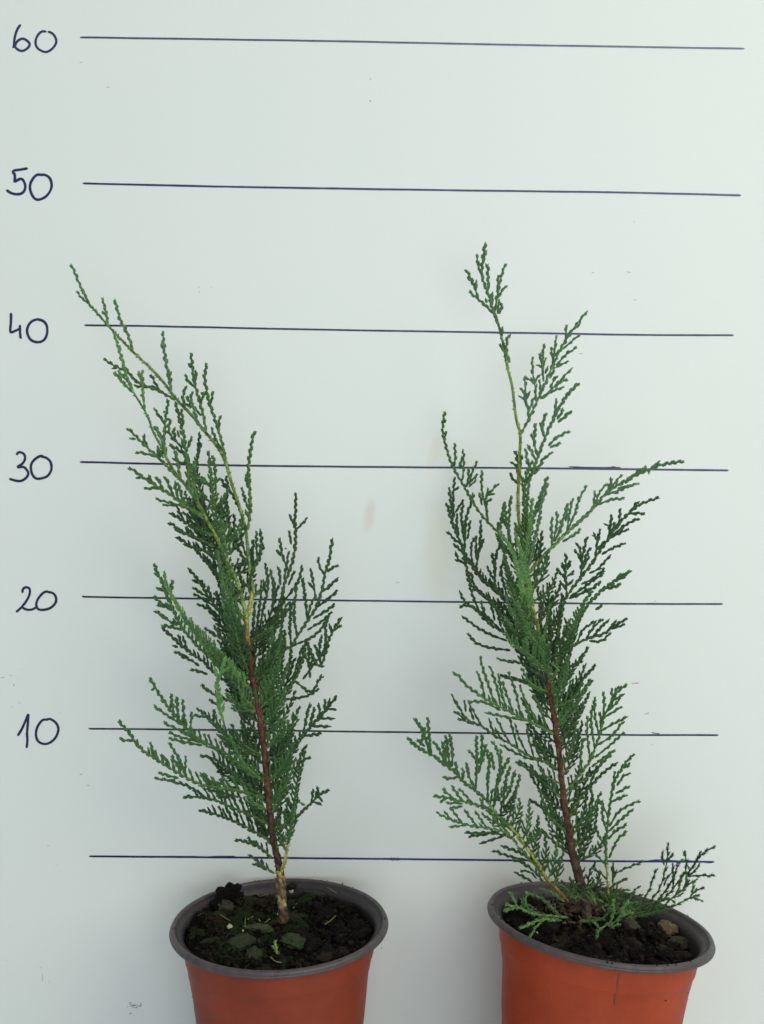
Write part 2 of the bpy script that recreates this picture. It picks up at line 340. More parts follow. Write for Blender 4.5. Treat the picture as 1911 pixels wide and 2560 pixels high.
potR, TR, soilR = pot(cR, 5.8, 6.3, 0.0772, 'brighter orange plastic pot tilted to the right under the right-hand plant', lin(160, 64, 36), 2.0)
# grey drip stain on the right pot wall
m = MB()
def onbody(u, v, root_c, R):
    # meet the cone of the pot wall along the view ray
    d = (CAMR @ Vector(((u - 955.5) / FPX, 1.0, -(v - 1280.0) / FPX))).normalized(); pass
    t = .5
    while t < .9:
        p = CAM + d * t; q = TR.inverted() @ p; r = math.hypot(q.x, q.y); z = q.z
        rb = R * .888 - .0052 * min(1, -z / .035) - .0125 * max(0, -z - .035) / .1
        if r < rb + .0011: return p
        t += .0003
    return CAM + d * .62
dP = [onbody(*q, cR, .0772) for q in trace("G 888,975 880,1040 872,1110 866,1180")]
for i in range(len(dP) - 1):
    a, b_ = dP[i], dP[i + 1]; wv = Vector((.0005 * (1.0 + .4 * i), 0, 0)); m.add([a - wv, a + wv, b_ + wv, b_ - wv], [(0, 1, 2, 3)], lin(132, 66, 48))
m.build('stain', M_pot, potR)

# ---------------------------------------------------------------- foliage
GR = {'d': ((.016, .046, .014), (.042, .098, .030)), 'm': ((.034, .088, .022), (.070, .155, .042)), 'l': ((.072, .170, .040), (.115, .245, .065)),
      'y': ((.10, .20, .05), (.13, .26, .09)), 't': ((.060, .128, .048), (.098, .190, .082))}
def twig(M, P, n, r0, r1, c0, c1, spk=0.0, seg=0.0027):
    seg *= random.uniform(.85, 1.15)
    P = resample(P, seg); N = len(P)
    for i in range(N - 1):
        c = P[i]; t = P[i + 1] - c; L = t.length
        if L < 1e-7: continue
        t = t / L; s = t.cross(n)
        if s.length < 1e-5: continue
        s.normalize(); mm = s.cross(t); f = i / max(1, N - 1); r = r0 + (r1 - r0) * f
        ev = i % 2 == 0; j = random.uniform(.88, 1.14)
        b = r * (.84 if i else .6); es = r * (1.10 if ev else .92) * j; em = r * (.85 if ev else .98) * j
        lt = L * (1.30 if ev else 1.05); q1 = c + t * L * .55
        vs = [c + s * b, c + mm * b * .85, c - s * b, c - mm * b * .85,
              q1 + s * es, q1 + mm * em, q1 - s * es, q1 - mm * em,
              c + t * lt * random.uniform(.9, 1.1) + s * es * (1.12 if ev else .6), c + t * lt * random.uniform(.9, 1.1) - s * es * (1.12 if ev else .6), c + t * L * 1.12]
        cc = mix(c0, c1, f); k = random.uniform(.84, 1.16); cc = tuple(x * k for x in cc)
        ct = tuple(min(1, x * 1.3 + .006) for x in cc)
        M.add(vs, [(0, 1, 5, 4), (1, 2, 6, 5), (2, 3, 7, 6), (3, 0, 4, 7), (4, 5, 8), (7, 4, 8), (6, 7, 9), (5, 6, 9), (5, 8, 10), (8, 7, 10), (7, 9, 10), (9, 5, 10)],
              [cc] * 8 + [ct, ct, cc])
        if spk > 0:
            dirs = [s, -s, mm] if ev else [mm, -mm, (s - mm).normalized()]
            for d in dirs:
                q = c + t * L * .5; tip = q + (t * .8 + d * random.uniform(.6, .95)).normalized() * spk * random.uniform(.7, 1.15); x = t.cross(d) * .00042
                M.add([q + d * r * .5 + x, q + d * r * .5 - x, q + t * r * .9 + d * r * .6, tip], [(0, 1, 3), (1, 2, 3), (2, 0, 3)], [cc, cc, cc, ct])
    # rounded end bud
UP = Vector((0, 0, 1))
def shoot(M, P, n, wl, wr, r, tint, spk=0.0, gap=6.6, upb=.28, order=1, s0=.06, c0=None, end=1.0, rt=.78):
    g0, g1 = GR[tint]; k = random.uniform(.88, 1.12)
    ca = c0 if c0 else mix(g0, g1, .2); cb = mix(g0, g1, random.uniform(.5, 1.0)); cb = tuple(x * k for x in cb)
    twig(M, P, n, r, r * rt, ca, cb, spk)
    P = resample(P, 0.001); L = 0.001 * (len(P) - 1); N = len(P)
    gap = gap * (1.22 if wl > 10 or wr > 10 else 1.25); s = max(s0 * L, .002) + random.random() * gap * PXM; side = random.choice((-1, 1))
    while s < L * end - .0012:
        i = min(N - 2, int(s / .001)); t = (P[min(i + 3, N - 1)] - P[max(i - 3, 0)]).normalized(); f = s / L
        w_ = wl if side < 0 else wr
        prof = (1 - f) ** .75 * min(1, .55 + 2.5 * f); ln = w_ * PXM * prof * random.uniform(.7, 1.18)
        ln = max(ln * (1.25 if w_ < 10 else 1), 0.0020 + .0014 * random.random()) if w_ > 0 else 0
        if ln > .0012:
            sd = n.cross(t).normalized() * -side
            sd = (sd + n * random.uniform(-.25, .25)).normalized()
            up_ = sd.z > 0; short = ln < 14 * PXM; a = radians(random.uniform(24, 36) if short else (random.uniform(36, 50) if up_ else random.uniform(27, 40))); d0 = t * cos(a) + sd * sin(a); d1 = ((t + sd * .18) if short else (t * .82 + sd * (.50 if up_ else .34) + UP * (upb + .10))).normalized()
            Q = [P[i]]; st = ln / 4
            for q in range(4): Q.append(Q[-1] + d0.lerp(d1, q / 3).normalized() * st)
            if ln > 32 * PXM and order < 3 and random.random() < .7:
                shoot(M, Q, n, ln / PXM * .19, ln / PXM * .19, r * .9, tint, spk * .9, gap * .95, upb * .6, order + 1, .22, rt=.88)
            else:
                kk = random.uniform(.75, 1.25)
                twig(M, Q, n, r * .86, r * .74, mix(g0, g1, .2), tuple(x * kk for x in mix(g0, g1, random.uniform(.5, 1.15))), spk * .85, min(.0026, max(.0013, ln / 2)))
        side = -side; s += gap * PXM * random.uniform(.75, 1.25)
class Plant:
    def __init__(self, root, Y, gname): self.root = root; self.Y = Y; self.n = 0; self.g = gname
    def br(self, main, y1, tint='d', wl=9, wr=9, subs=(), r=3.0, spk=0.0, gap=7.2, y0=None, roll=None, w2=8, s0=.06, c0=None, upb=.28, label=None):
        """one side branch: a traced axis, traced or grown side shoots, y1 = how far its tip stands in front of (-) or behind (+) the stem"""
        r = r * (1.12 if spk < .4 else 1.04); wl *= (1.6 if wl >= 12 else 1.1); wr *= (1.6 if wr >= 12 else 1.1); Y0 = self.Y + (y0 or 0); p = trace(main); a = Vector(p[0]); Lp = (Vector(p[-1]) - a).length
        yy = lambda q: Y0 + y1 * min(1.3, (Vector(q) - a).length / Lp) + .0
        M = MB(); ang = radians(random.uniform(-30, 30) if roll is None else roll)
        def nor(P):
            t = (P[-1] - P[0]).normalized(); n = (CAM - P[0]).normalized(); n = (n - t * n.dot(t)).normalized()
            return Matrix.Rotation(ang + random.uniform(-.15, .15), 3, t) @ n
        P = smooth_path([px3(*q, yy(q)) for q in p], 5)
        shoot(M, P, nor(P), wl, wr, r * PXM, tint, spk * .001, gap, upb, 1, s0, c0 or (mix(GR[tint][1], (.16, .20, .05), .35)))
        for s in subs:
            w_ = w2
            if isinstance(s, tuple): s, w_ = s
            T = main.split()[0]; q = trace(s if s[0].isalpha() else T + ' ' + s)
            Q = [px3(*k, yy(k) + random.uniform(-.001, .001) * (i > 0)) for i, k in enumerate(q)]; Q = smooth_path(Q, 4)
            shoot(M, Q, nor(Q), w_, w_, r * .9 * PXM, tint, spk * .001, gap, upb * .6, 2, .25)
        o = M.build('branch', M_leaf, self.root); self.n += 1
        if label: o['label'] = label
        return o
def stem(plant, s, Y, radii, cols, name='stem', spines=True, mat_=None, rough=.18):
    p = trace(s); P0 = [px3(*q, Y[0] + (Y[1] - Y[0]) * i / (len(p) - 1)) for i, q in enumerate(p)]; P = smooth_path(P0, 8)
    n = len(P); R = []; cc = []
    for i in range(n):
        f = i / (n - 1); a = f * (len(radii) - 1); j = min(int(a), len(radii) - 2); R.append((radii[j] + (radii[j + 1] - radii[j]) * (a - j)) * PXM * (.84 if name == 'leader' else .93))
        a = f * (len(cols) - 1); j = min(int(a), len(cols) - 2); b = a - j + .45 * noise.noise(P[i] * 260); b = max(0, min(1, b))
        cc.append(mix(cols[j], cols[j + 1], b))
    m = MB(); m.tube(P, R, cc, 12, True, rough, 420)
    if spines:
        for i in range(2, n - 1):
            for k in range(2):
                if random.random() < .8:
                    t = (P[i + 1] - P[i - 1]).normalized(); a = random.uniform(0, 6.28); s_ = t.cross(Vector((0, -1, .1))).normalized(); mm = s_.cross(t); d = s_ * cos(a) + mm * sin(a)
                    q = P[i] + d * R[i] * .85; x = t.cross(d) * R[i] * .22 ; l = random.uniform(.0008, .0022)
                    m.add([q + x, q - x, q + t * .0012, q + (t * .9 + d * .7) * l], [(0, 1, 3), (1, 2, 3), (2, 0, 3)], cc[i])
    return m.build(name, mat_ or M_bark, plant.root, True)
BROWN = lin(94, 60, 44); DBR = lin(78, 55, 44); YEL = lin(158, 154, 76); YG = lin(124, 146, 70); GG = lin(92, 128, 74); TAN = lin(172, 152, 108); RED = lin(122, 62, 46)

# ---- left plant
rootL = px3(*trace("P 848,548")[0], -0.0785)
L = Plant(thing('conifer_seedling', rootL, 'left conifer seedling with two leaders leaning left, reaching past the 40 line', 'potted conifer', 'potted conifer seedlings'), -0.0785, 'L')
stem(L, "P 850,560 846,480 838,400 832,320 830,240", (-.0785, -.0785), [15, 13, 13.5, 14, 12], [lin(96, 76, 54), lin(80, 60, 44), lin(140, 122, 84), lin(88, 66, 48), lin(136, 120, 84)], 'root_collar', False, rough=.3)
stem(L, "P 832,250 815,150 C 1108,1300 1090,1150 1070,1000 1056,850 1042,680 1025,540 1000,400 975,250 955,120 940,0 B 890,1440 876,1340 870,1230", (-.0785, -.080),
     [11, 9.5, 9, 8.5, 8, 7.5, 7, 6.6, 6.5, 6.5], [DBR, DBR, BROWN, BROWN, lin(112, 62, 54), BROWN, lin(150, 90, 66), YEL])
stem(L, "B 872,1260 872,1220 888,1180 905,1080 910,1000 892,880 880,760 870,640 845,530 810,420 770,300 735,180 A 1240,1450 1130,1310 1030,1190 940,1095 860,990 780,900 690,815 620,750 540,665 470,590 400,510 340,440 290,340", (-.080, -.070),
     [7, 5.6, 4.6, 4.8, 4.6, 4.2, 3.8, 3.2, 2.6], [YEL, YEL, GG, YG, YG, GG, YG, GG, GG], 'leader')
L.br("A 340,440 290,340 255,260 215,165", .002, 't', 6, 6, ["340,440 290,400 255,355"], r=3.0, y0=.0085)
L.br("A 465,590 455,500 430,400", .004, 't', 5, 5, ["462,520 428,488"], y0=.006)
L.br("A 640,760 600,640 550,540 515,405", -.004, 't', 5, 5, y0=.004)
L.br("A 930,1100 820,1040 740,1010 660,970 590,900 520,870 440,820", .018, 'm', 6, 6, ["830,1050 790,980 765,930", "740,1015 650,1005", "680,985 625,930 590,880", "800,1020 770,1000", "530,880 495,885"], y0=.002)
L.br("A 905,1040 880,900 860,800 850,700 848,630", -.006, 't', 5, 5, ["900,1000 893,915", "860,760 832,715"])
L.br("A 1145,1310 1120,1190 1085,1060 1060,960 1040,780", -.01, 'm', 6, 6, ["1060,1010 1030,980 1000,930", "1072,970 1075,900", "1110,1210 1060,1150 1010,1080", "1035,1160 1045,1045", "1105,1120 1130,1050", "1040,880 1020,850", "1050,1150 1000,1130"])
L.br("A 1280,1520 1250,1380 1220,1280 1180,1160 1150,1050 1135,950 1145,850", .006, 'm', 7, 7, ["1250,1440 1200,1350 1180,1290", "1230,1300 1238,1215", "1175,1130 1192,1045", "1150,1060 1110,1060"])
stem(L, "B 872,1225 850,1130 800,960 740,840 680,700 610,570 540,440 450,310 370,210 300,80 A 850,1450 780,1320 735,1200 640,1040 600,950", (-.081, -.100),
     [5.5, 5.5, 5, 4.6, 4.2, 3.6, 3, 2.8], [YG, YG, YG, GG, YG, GG, GG], 'leader')
L.br("A 1130,1320 1085,1250 1060,1160 1035,1100", -.01, 't', 7, 7, gap=7)
L.br("A 1000,1170 985,1090 1000,1010", .004, 'm', 6, 6)
L.br("A 870,1480 850,1400 815,1330 790,1280", -.004, 't', 9, 9, y0=-.018)
L.br("B 420,260 400,180 385,90", -.004, 'm', 10, 12, y0=-.016)
L.br("B 470,330 470,200 455,100 440,20", .004, 'm', 13, 13, y0=-.014)
L.br("B 500,370 500,260 520,140", .01, 't', 13, 12, y0=-.014)
stem(L, "B 858,1235 820,1190 795,1120 770,1040 755,960", (-.079, -.072), [6, 5.5, 5, 4], [YG, lin(80, 96, 52), GG], 'leader')
L.br("A 640,1040 600,950 575,860 540,740 510,640", -.002, 'l', 6, 6, ["550,770 550,725", "640,1050 560,970 515,910", "560,970 545,925", "720,1170 710,1050 700,900", "715,1080 690,1065", "700,970 680,905", "590,960 540,900"], y0=-.0195, r=3.2)
L.br("A 850,1450 855,1330 870,1200 885,1105", -.006, 'm', 10, 10, ["860,1270 820,1210 785,1160", "840,1370 800,1290", "870,1230 905,1240", "855,1190 857,1175", "850,1500 810,1420", "845,1530 800,1480"], y0=-.018)
L.br("B 545,470 510,300 A 1040,1600 1010,1480 985,1330 960,1220 930,1110", .006, 'm', 22, 16, [("A 980,1430 890,1330 895,1240", 8), "A 985,1470 930,1430 890,1415", "A 1020,1430 1045,1355", "A 990,1270 970,1165", "A 930,1390 920,1300", "A 960,1360 945,1310", "A 1030,1540 940,1520 935,1455"], y0=-.012, gap=6)
L.br("B 590,620 560,400 520,200 A 1070,1600 1090,1450 1100,1320", .02, 'd', 26, 20, ["A 1090,1480 1110,1400"], y0=-.008, gap=6)
L.br("B 680,720 660,500 640,350 620,200 612,80", .002, 'm', 22, 20, ["660,350 655,200 640,110", "700,600 700,450 725,370", "640,330 560,250", "640,330 560,280", "655,300 690,260", "640,450 560,360"], y0=-.008, gap=6)
L.br("B 740,840 720,640 700,500 705,400", -.004, 'm', 26, 24, ["740,700 760,600"], y0=-.006, gap=6)
L.br("B 720,800 600,650 560,520 520,400 480,300", .012, 'd', 40, 34, y0=-.006, gap=6)
L.br("A 950,1640 850,1530 750,1440 690,1380 640,1330 600,1295", -.01, 'm', 7, 7, ["740,1430 712,1350", "800,1490 720,1470 665,1460", "660,1370 615,1365", "830,1500 810,1430"], y0=-.014)
L.br("I 1210,1160 1050,1080 930,1000 800,900 680,830 560,750 450,680 370,620 310,580", -.01, 'm', 7, 7, ["700,830 600,830 490,835", "600,790 540,670", "720,850 640,690", ("850,930 790,800 745,690", 9), "900,950 870,830 865,740", "450,700 385,705", ("950,1010 940,900 900,760", 9)], y0=-.012, r=3.2)
L.br("I 1210,1200 1050,1090 900,1030 780,1000 640,960", 0, 'm', 12, 12, ["900,1040 720,1030", "1000,1080 960,950"], y0=-.012)
L.br("I 1330,1400 1250,1370 1100,1300 980,1240 880,1170 790,1130", .004, 'd', 14, 22, [("980,1240 920,1130 880,1040", 8), ("1100,1300 1030,1180 960,1120", 8), ("1180,1320 1100,1200 1050,1080", 8)], y0=-.01, gap=6)
L.br("I 1340,1540 1200,1460 1050,1400 930,1350 860,1290 800,1250", -.004, 'd', 14, 24, ["960,1370 860,1335", ("1100,1420 1000,1300", 8)], y0=-.006, gap=6)
L.br("I 1450,1750 1300,1620 1150,1560 1040,1530 960,1470 890,1420", .006, 'd', 14, 26, ["1060,1540 990,1525"], y0=-.006, gap=6)
L.br("I 1580,2000 1420,1900 1300,1780 1200,1680 1110,1570", .022, 'd', 14, 34, y0=-.004, gap=6)
L.br("B 860,1150 760,1050 680,960 620,860 570,780", .026, 'd', 16, 30, y0=0, gap=6)
L.br("B 880,1400 800,1360 765,1250 725,1050 695,900 672,760", -.034, 'm', 26, 26, y0=0, gap=5, roll=20, r=3.2)
L.br("B 870,1440 800,1300 770,1100 750,900 690,730", -.018, 'm', 30, 30, y0=0, gap=6, roll=20)
L.br("B 875,850 820,760 785,640 790,520", .016, 'd', 7, 7, ["870,800 840,700 830,625", "790,720 755,600 738,430", "770,640 740,580"], y0=.004)
L.br("B 845,520 790,400 740,330 695,270", .018, 'd', 6, 6, ["755,350 728,250", "735,330 700,310"], y0=.004)
L.br("B 880,620 895,500 895,400 890,300 885,200 895,100 915,-20 927,-61", .004, 'm', 8, 8, ["888,480 860,400 838,330", "890,540 865,480", "880,330 870,240"], r=3.4)
L.br("B 900,930 930,870 960,780 975,700 965,610", .012, 'd', 8, 8, ["925,900 915,780 920,690", "945,800 940,700 940,630", "915,860 905,760", "960,840 970,770"], y0=0)
L.br("B 895,1060 885,1000 905,930 915,880", -.012, 'd', 14, 14)
L.br("B 850,1060 840,980 812,870", .012, 'd', 8, 8, y0=.002)
L.br("B 905,1375 960,1320 1040,1250 1110,1130 1130,1000 1170,900 1200,780 1210,660 1205,560 1210,470 1212,365", .02, 'd', 7, 7,
     ["1200,630 1250,580 1290,540", "1200,590 1165,510", "1180,720 1165,630", ("1160,900 1120,800 1100,680", 8), "1110,800 1075,760", "1130,960 1150,850 1160,770", ("1120,1120 1200,1020 1240,940 1255,860", 14), "1105,1000 1095,880",
      ("960,1320 990,1150 1020,1000 1000,850", 14), "1010,1060 985,990", "1050,1170 1055,1000 1040,920", "1068,1100 1065,970", "935,1350 955,1200 975,1050", "915,1370 920,1250 930,1120", "1140,750 1143,745", "1080,1170 1120,1050", "1160,1000 1200,900"], r=3.3, gap=6.5)
L.br("C 985,385 1010,300 B 1050,1500 1180,1420 1220,1350 1290,1250 1350,1150 1390,1040 1410,930 1440,830 1455,740 1465,675", -.012, 'd', 8, 8,
     [("B 1410,930 1375,870 1368,810", 8), "B 1430,910 1460,880 1500,865", ("B 1380,1050 1440,1010 1505,945", 10), ("B 1350,1100 1330,980 1315,885", 8), "B 1330,1020 1295,980", ("B 1350,1150 1400,1120 1450,1080 1500,1035", 12), ("B 1290,1230 1280,1130 1260,955", 12), ("B 1220,1350 1200,1200 1215,1010", 14),
      ("B 1290,1250 1310,1150 1340,1080", 9), ("B 1330,1230 1430,1170 1480,1130", 10), ("B 1290,1310 1400,1240 1460,1185", 8), ("B 1180,1420 1170,1280 1180,1130", 12), ("B 1110,1460 1110,1320 1130,1180", 12), ("B 1180,1420 1300,1370 1370,1320 1440,1220", 6), ("B 1060,1500 1060,1380 1080,1220", 14), ("B 1040,1520 1020,1400 1025,1300", 8)], r=3.4, gap=6.5, label='right-hand branch with a pale green tip')
L.br("C 1010,480 1080,420 1160,380 1240,240 1290,120 1310,20 B 1370,1560 1420,1450 1440,1370 1470,1310 1500,1260 1530,1220", .004, 'd', 12, 12,
     ["B 1470,1310 1525,1280", "B 1460,1320 1440,1265", ("B 1380,1540 1375,1430 1390,1340", 8), "B 1420,1440 1415,1270", "B 1370,1500 1345,1410", ("B 1310,1640 1300,1500 1300,1390", 8), "B 1300,1550 1275,1470", "B 1310,1560 1330,1490", ("B 1190,1640 1240,1480 1247,1430", 10), ("B 1150,1640 1170,1540 1180,1440", 10),
      ("C 1160,380 1250,370 1330,350 1390,310", 12), ("C 1240,260 1340,330 1400,240 1420,235", 10), ("C 1290,250 1380,130 1420,80 1440,-20", 10), ("C 1240,250 1270,150 1300,90", 10)], y0=0, r=3.2, gap=6.5)
for i, (x0, y0_, x1, y1_, x2, y2_, dy, w_) in enumerate([(985, 300, 1030, 180, 1040, 60, .01, 22), (990, 330, 1060, 200, 1100, 40, .02, 30), (1000, 420, 1080, 280, 1150, 120, -.02, 34), (1010, 450, 1100, 330, 1200, 150, .02, 32),
        (1020, 540, 1060, 420, 1070, 280, .02, 28), (1025, 560, 1120, 450, 1180, 300, -.015, 34), (1040, 640, 1100, 540, 1110, 400, .012, 30), (1045, 700, 1130, 600, 1180, 470, -.02, 34), (1050, 760, 1180, 620, 1270, 420, .02, 34),
        (1060, 850, 1130, 740, 1180, 600, .0, 36), (1065, 900, 1160, 800, 1230, 650, -.02, 34), (1070, 980, 1130, 880, 1160, 760, .02, 30), (1080, 1050, 1150, 960, 1200, 820, .02, 32), (1085, 1120, 1125, 1020, 1150, 930, -.01, 20),
        (1100, 1220, 1130, 1130, 1135, 1060, .015, 14), (985, 200, 960, 100, 965, -60, .02, 26), (975, 260, 1100, 120, 1090, -80, -.02, 34), (985, 330, 1120, 150, 1180, -60, .012, 34)]):
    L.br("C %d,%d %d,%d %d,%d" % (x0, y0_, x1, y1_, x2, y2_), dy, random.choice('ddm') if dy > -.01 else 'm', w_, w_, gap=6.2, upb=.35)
L.br("C 1060,860 1140,800 1220,680 1300,590 1380,510 1440,440 1505,360", -.01, 'd', 22, 18, ["1430,450 1430,380", "1450,430 1462,370", "1400,490 1390,400", ("1340,550 1360,430", 8), ("1290,600 1335,400", 10), "1450,440 1500,440", ("1400,500 1495,500", 6), ("1350,550 1470,550", 8), ("1300,610 1410,595", 8)], r=3.3)
L.br("C 1230,880 1260,780 1290,700 1318,665", 0, 'd', 12, 14, ["1270,780 1335,745"])
L.br("C 1240,1130 1300,1080 1350,1030 1400,980 1460,955", -.006, 'd', 4, 4, ["1345,1035 1355,950", "1370,1010 1388,940", "1360,1030 1410,1050", "1390,1000 1415,1020"], gap=6, r=2.8)
stem(L, "P 818,240 C 1160,1450 1178,1390 1195,1300 1215,1200 1225,1100", (-.0785, -.088), [7, 5, 4.6, 3.6, 2.8, 2.4], [YEL, YEL, YEL, lin(170, 180, 80), YG], 'side_stem')
stem(L, "P 832,252 C 1135,1480 1120,1480", (-.082, -.084), [5, 5, 4], [YEL, YEL], 'side_stem', False)
L.br("C 1195,1300 1215,1200 1225,1100 1240,1000 1260,880 1290,780 1300,700", -.004, 'd', 34, 22, y0=-.008, gap=6, label='lowest right branch rising from the yellow side stem')
L.br("C 1215,1190 1235,1090 1250,1030 1298,1045", -.004, 'm', 14, 10, y0=-.008, gap=6)
L.br("C 1180,1340 1150,1250 1140,1150 1150,1050", .002, 'd', 24, 16, y0=-.006, gap=6)
# left side, low branches
L.br("C 1045,890 980,860 900,800 800,720 650,640 560,570 470,470 400,380 350,300 315,240", -.022, 'm', 22, 26,
     [("470,480 450,340", 8), ("500,520 485,360", 8), ("540,550 525,380", 8), ("575,580 583,460", 8), ("520,540 430,480 345,425", 8), ("620,640 500,570 410,530", 9), ("640,650 520,620 440,590", 9), ("650,670 540,650 440,625", 9), "345,310 325,320", "340,290 352,275"], r=3.2, gap=7)
L.br("C 1020,730 900,690 800,620 720,520 650,460 615,435", -.026, 'd', 34, 40, [("720,530 730,440", 10), ("760,560 720,450", 10), ("680,490 600,480", 8)], gap=6.3)
L.br("C 1045,1005 900,960 760,940 650,920 540,870 440,810 330,740 250,680 190,600 150,550 120,520", -.02, 'm', 12, 34,
     ["190,600 188,565", "220,640 170,640 130,630", ("380,780 345,720 320,655", 7), ("440,810 400,730", 6), ("545,860 500,750 440,655", 7), "520,830 455,740", ("540,860 545,740", 5), ("480,890 420,890 345,880", 6), ("500,880 430,860 375,845", 6), "250,690 225,640"], r=3.2, label='long low branch reaching left across the 10 line')
L.br("C 1060,1165 950,1110 850,1070 740,1020 640,1000 530,995", -.01, 'd', 12, 50, [("700,1020 560,930 450,900", 9)], gap=6.5)
L.br("C 1050,1000 940,930 840,840 740,760 640,735", -.006, 'd', 20, 46, gap=6.5)
L.br("C 1085,1275 950,1200 850,1150 740,1110 630,1080", .012, 'd', 12, 50, gap=6.5)
L.br("C 1095,1390 1020,1320 950,1290 865,1270", -.006, 'd', 8, 20, ["1030,1330 940,1260", ], gap=6.5)
L.br("C 1110,1485 1030,1430 980,1390 940,1365", .004, 'd', 10, 16, ["1060,1465 1000,1430 965,1425", "1040,1440 1020,1400"], gap=6.5)
for (x0, y0_, x1, y1_, x2, y2_, dy, w_) in [(975, 360, 880, 320, 800, 250, .02, 30), (990, 460, 900, 420, 800, 340, -.01, 34), (960, 180, 900, 60, 860, -60, .015, 30), (980, 280, 880, 160, 800, 40, .02, 34), (1010, 520, 920, 470, 860, 390, .02, 26),
        (1040, 720, 960, 620, 900, 520, .02, 34), (1050, 880, 960, 780, 880, 680, .02, 36), (1060, 1040, 980, 940, 920, 850, .015, 34), (1070, 1180, 1000, 1080, 940, 1000, .01, 30), (990, 440, 930, 380, 880, 300, -.02, 30), (1000, 700, 860, 650, 760, 560, .015, 40),
        (1030, 900, 850, 860, 700, 760, .02, 40), (880, 1000, 760, 960, 640, 860, 0, 30), (1085, 1300, 1030, 1200, 990, 1120, .015, 24)]:
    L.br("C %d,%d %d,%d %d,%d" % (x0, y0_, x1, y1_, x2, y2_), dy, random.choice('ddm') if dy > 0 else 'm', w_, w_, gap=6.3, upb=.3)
# left side, middle branches
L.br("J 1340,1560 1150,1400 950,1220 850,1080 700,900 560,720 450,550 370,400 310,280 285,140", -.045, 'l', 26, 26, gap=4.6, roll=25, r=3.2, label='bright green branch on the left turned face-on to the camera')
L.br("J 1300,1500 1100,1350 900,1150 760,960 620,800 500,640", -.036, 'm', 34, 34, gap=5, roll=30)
L.br("J 1280,1400 1000,1250 800,1120 650,980 500,800 380,560 290,330 220,180 170,40", -.03, 'm', 10, 24,
     ["220,200 185,150", "290,370 190,325", ("380,600 260,520 170,430", 8), "300,560 210,525", ("500,830 380,790 260,780", 8), ("420,770 290,680 185,600", 7), "440,780 390,690", "350,560 300,500", "360,430 380,240"], gap=6, r=3.2)
L.br("J 1350,1600 1100,1480 900,1350 750,1200 600,1100 480,1000 370,900 265,800", -.018, 'd', 10, 26, ["450,1030 380,1010", ("560,1140 415,1085", 8), ("700,1250 580,1170 490,1140", 8), ("800,1350 610,1290", 8), ("500,1010 450,890", 8), ("560,1060 500,900", 8)], gap=6)
L.br("J 1250,1090 1120,850 1000,700 900,560 800,420 700,250 640,180 565,95", .012, 'd', 8, 22, ["700,280 615,235", ("830,450 740,400 625,330", 7), ("900,560 760,470 640,400", 7), ("950,680 830,590 680,520", 7), "760,330 725,240", ("850,470 800,320", 7)], gap=6.3)
L.br("J 1260,1300 1100,1100 1000,950 870,880 770,800", -.01, 'd', 14, 30, ["950,920 870,770", "900,900 830,830"], gap=6)
L.br("J 1290,1350 1180,1050 1120,800 1050,600 1030,500", -.02, 'd', 40, 34, gap=5.6)
L.br("J 1240,1250 1200,1000 1130,800 1100,680", .015, 'd', 34, 20, gap=6)
L.br("J 980,1900 950,1740 930,1600 915,1450 955,1330 1010,1150", -.012, 'l', 14, 14, ["940,1350 1040,1270", "930,1400 880,1270"], gap=4.8, roll=20, y0=-.028)
L.br("J 1100,1650 960,1650 900,1600 830,1560 730,1480", -.005, 'd', 10, 20, [("930,1720 820,1650", 7)], gap=6)
L.br("J 1350,1750 1200,1600 1100,1400 1050,1200 1000,1050", .006, 'd', 36, 36, gap=6)
L.br("J 1240,300 1180,200 1150,65", .01, 'd', 6, 6)
L.br("J 1240,330 1180,380 1130,440", -.01, 'd', 12, 12, y0=-.002)

def fill(pl, tl, seq, n, spans, tints, spk=0.0, seed=3):
    """short inner sprays all along the stem, on every side of it"""
    p = [Vector(q) for q in trace(seq)]; rs = random.Random(seed)
    for k in range(n):
        f = (k + rs.random() * .8) / n; a = f * (len(p) - 1); i = min(int(a), len(p) - 2); b = p[i].lerp(p[i + 1], a - i)
        sd = -1 if k % 2 else 1; ll, lr = spans(f); ln = (ll if sd < 0 else lr) * rs.uniform(.6, 1.0); an = radians(rs.uniform(22, 55)); dx, dy = sd * sin(an), -cos(an)
        c = b + Vector((dx, dy)) * ln * .5 + Vector((sd * 8, 6)); e = b + Vector((dx * .92, dy * 1.06)) * ln; dep = rs.choice((.03, .022, .014, -.014, -.024, .03))
        if dep < 0 and an < radians(34): dep = .02
        pl.br("O %f,%f %f,%f %f,%f" % (b.x, b.y, c.x, c.y, e.x, e.y), dep, rs.choice(tints), 24, 24, gap=8.4, spk=spk)
fill(L, 'C', "C 1110,1340 1090,1150 1070,1000 1056,850 1042,680 1025,540 1000,400 975,250 955,120 940,0 B 890,1440 876,1340", 40,
     lambda f: (120 + 70 * min(1, 3 * f), 110 + 70 * min(1, 2 * f)), 'dddm')
fill(L, 'B', "B 850,1130 800,960 740,840 680,700 610,570 540,440", 18, lambda f: (110 - 40 * f, 120 - 30 * f), 'ddm', seed=5)
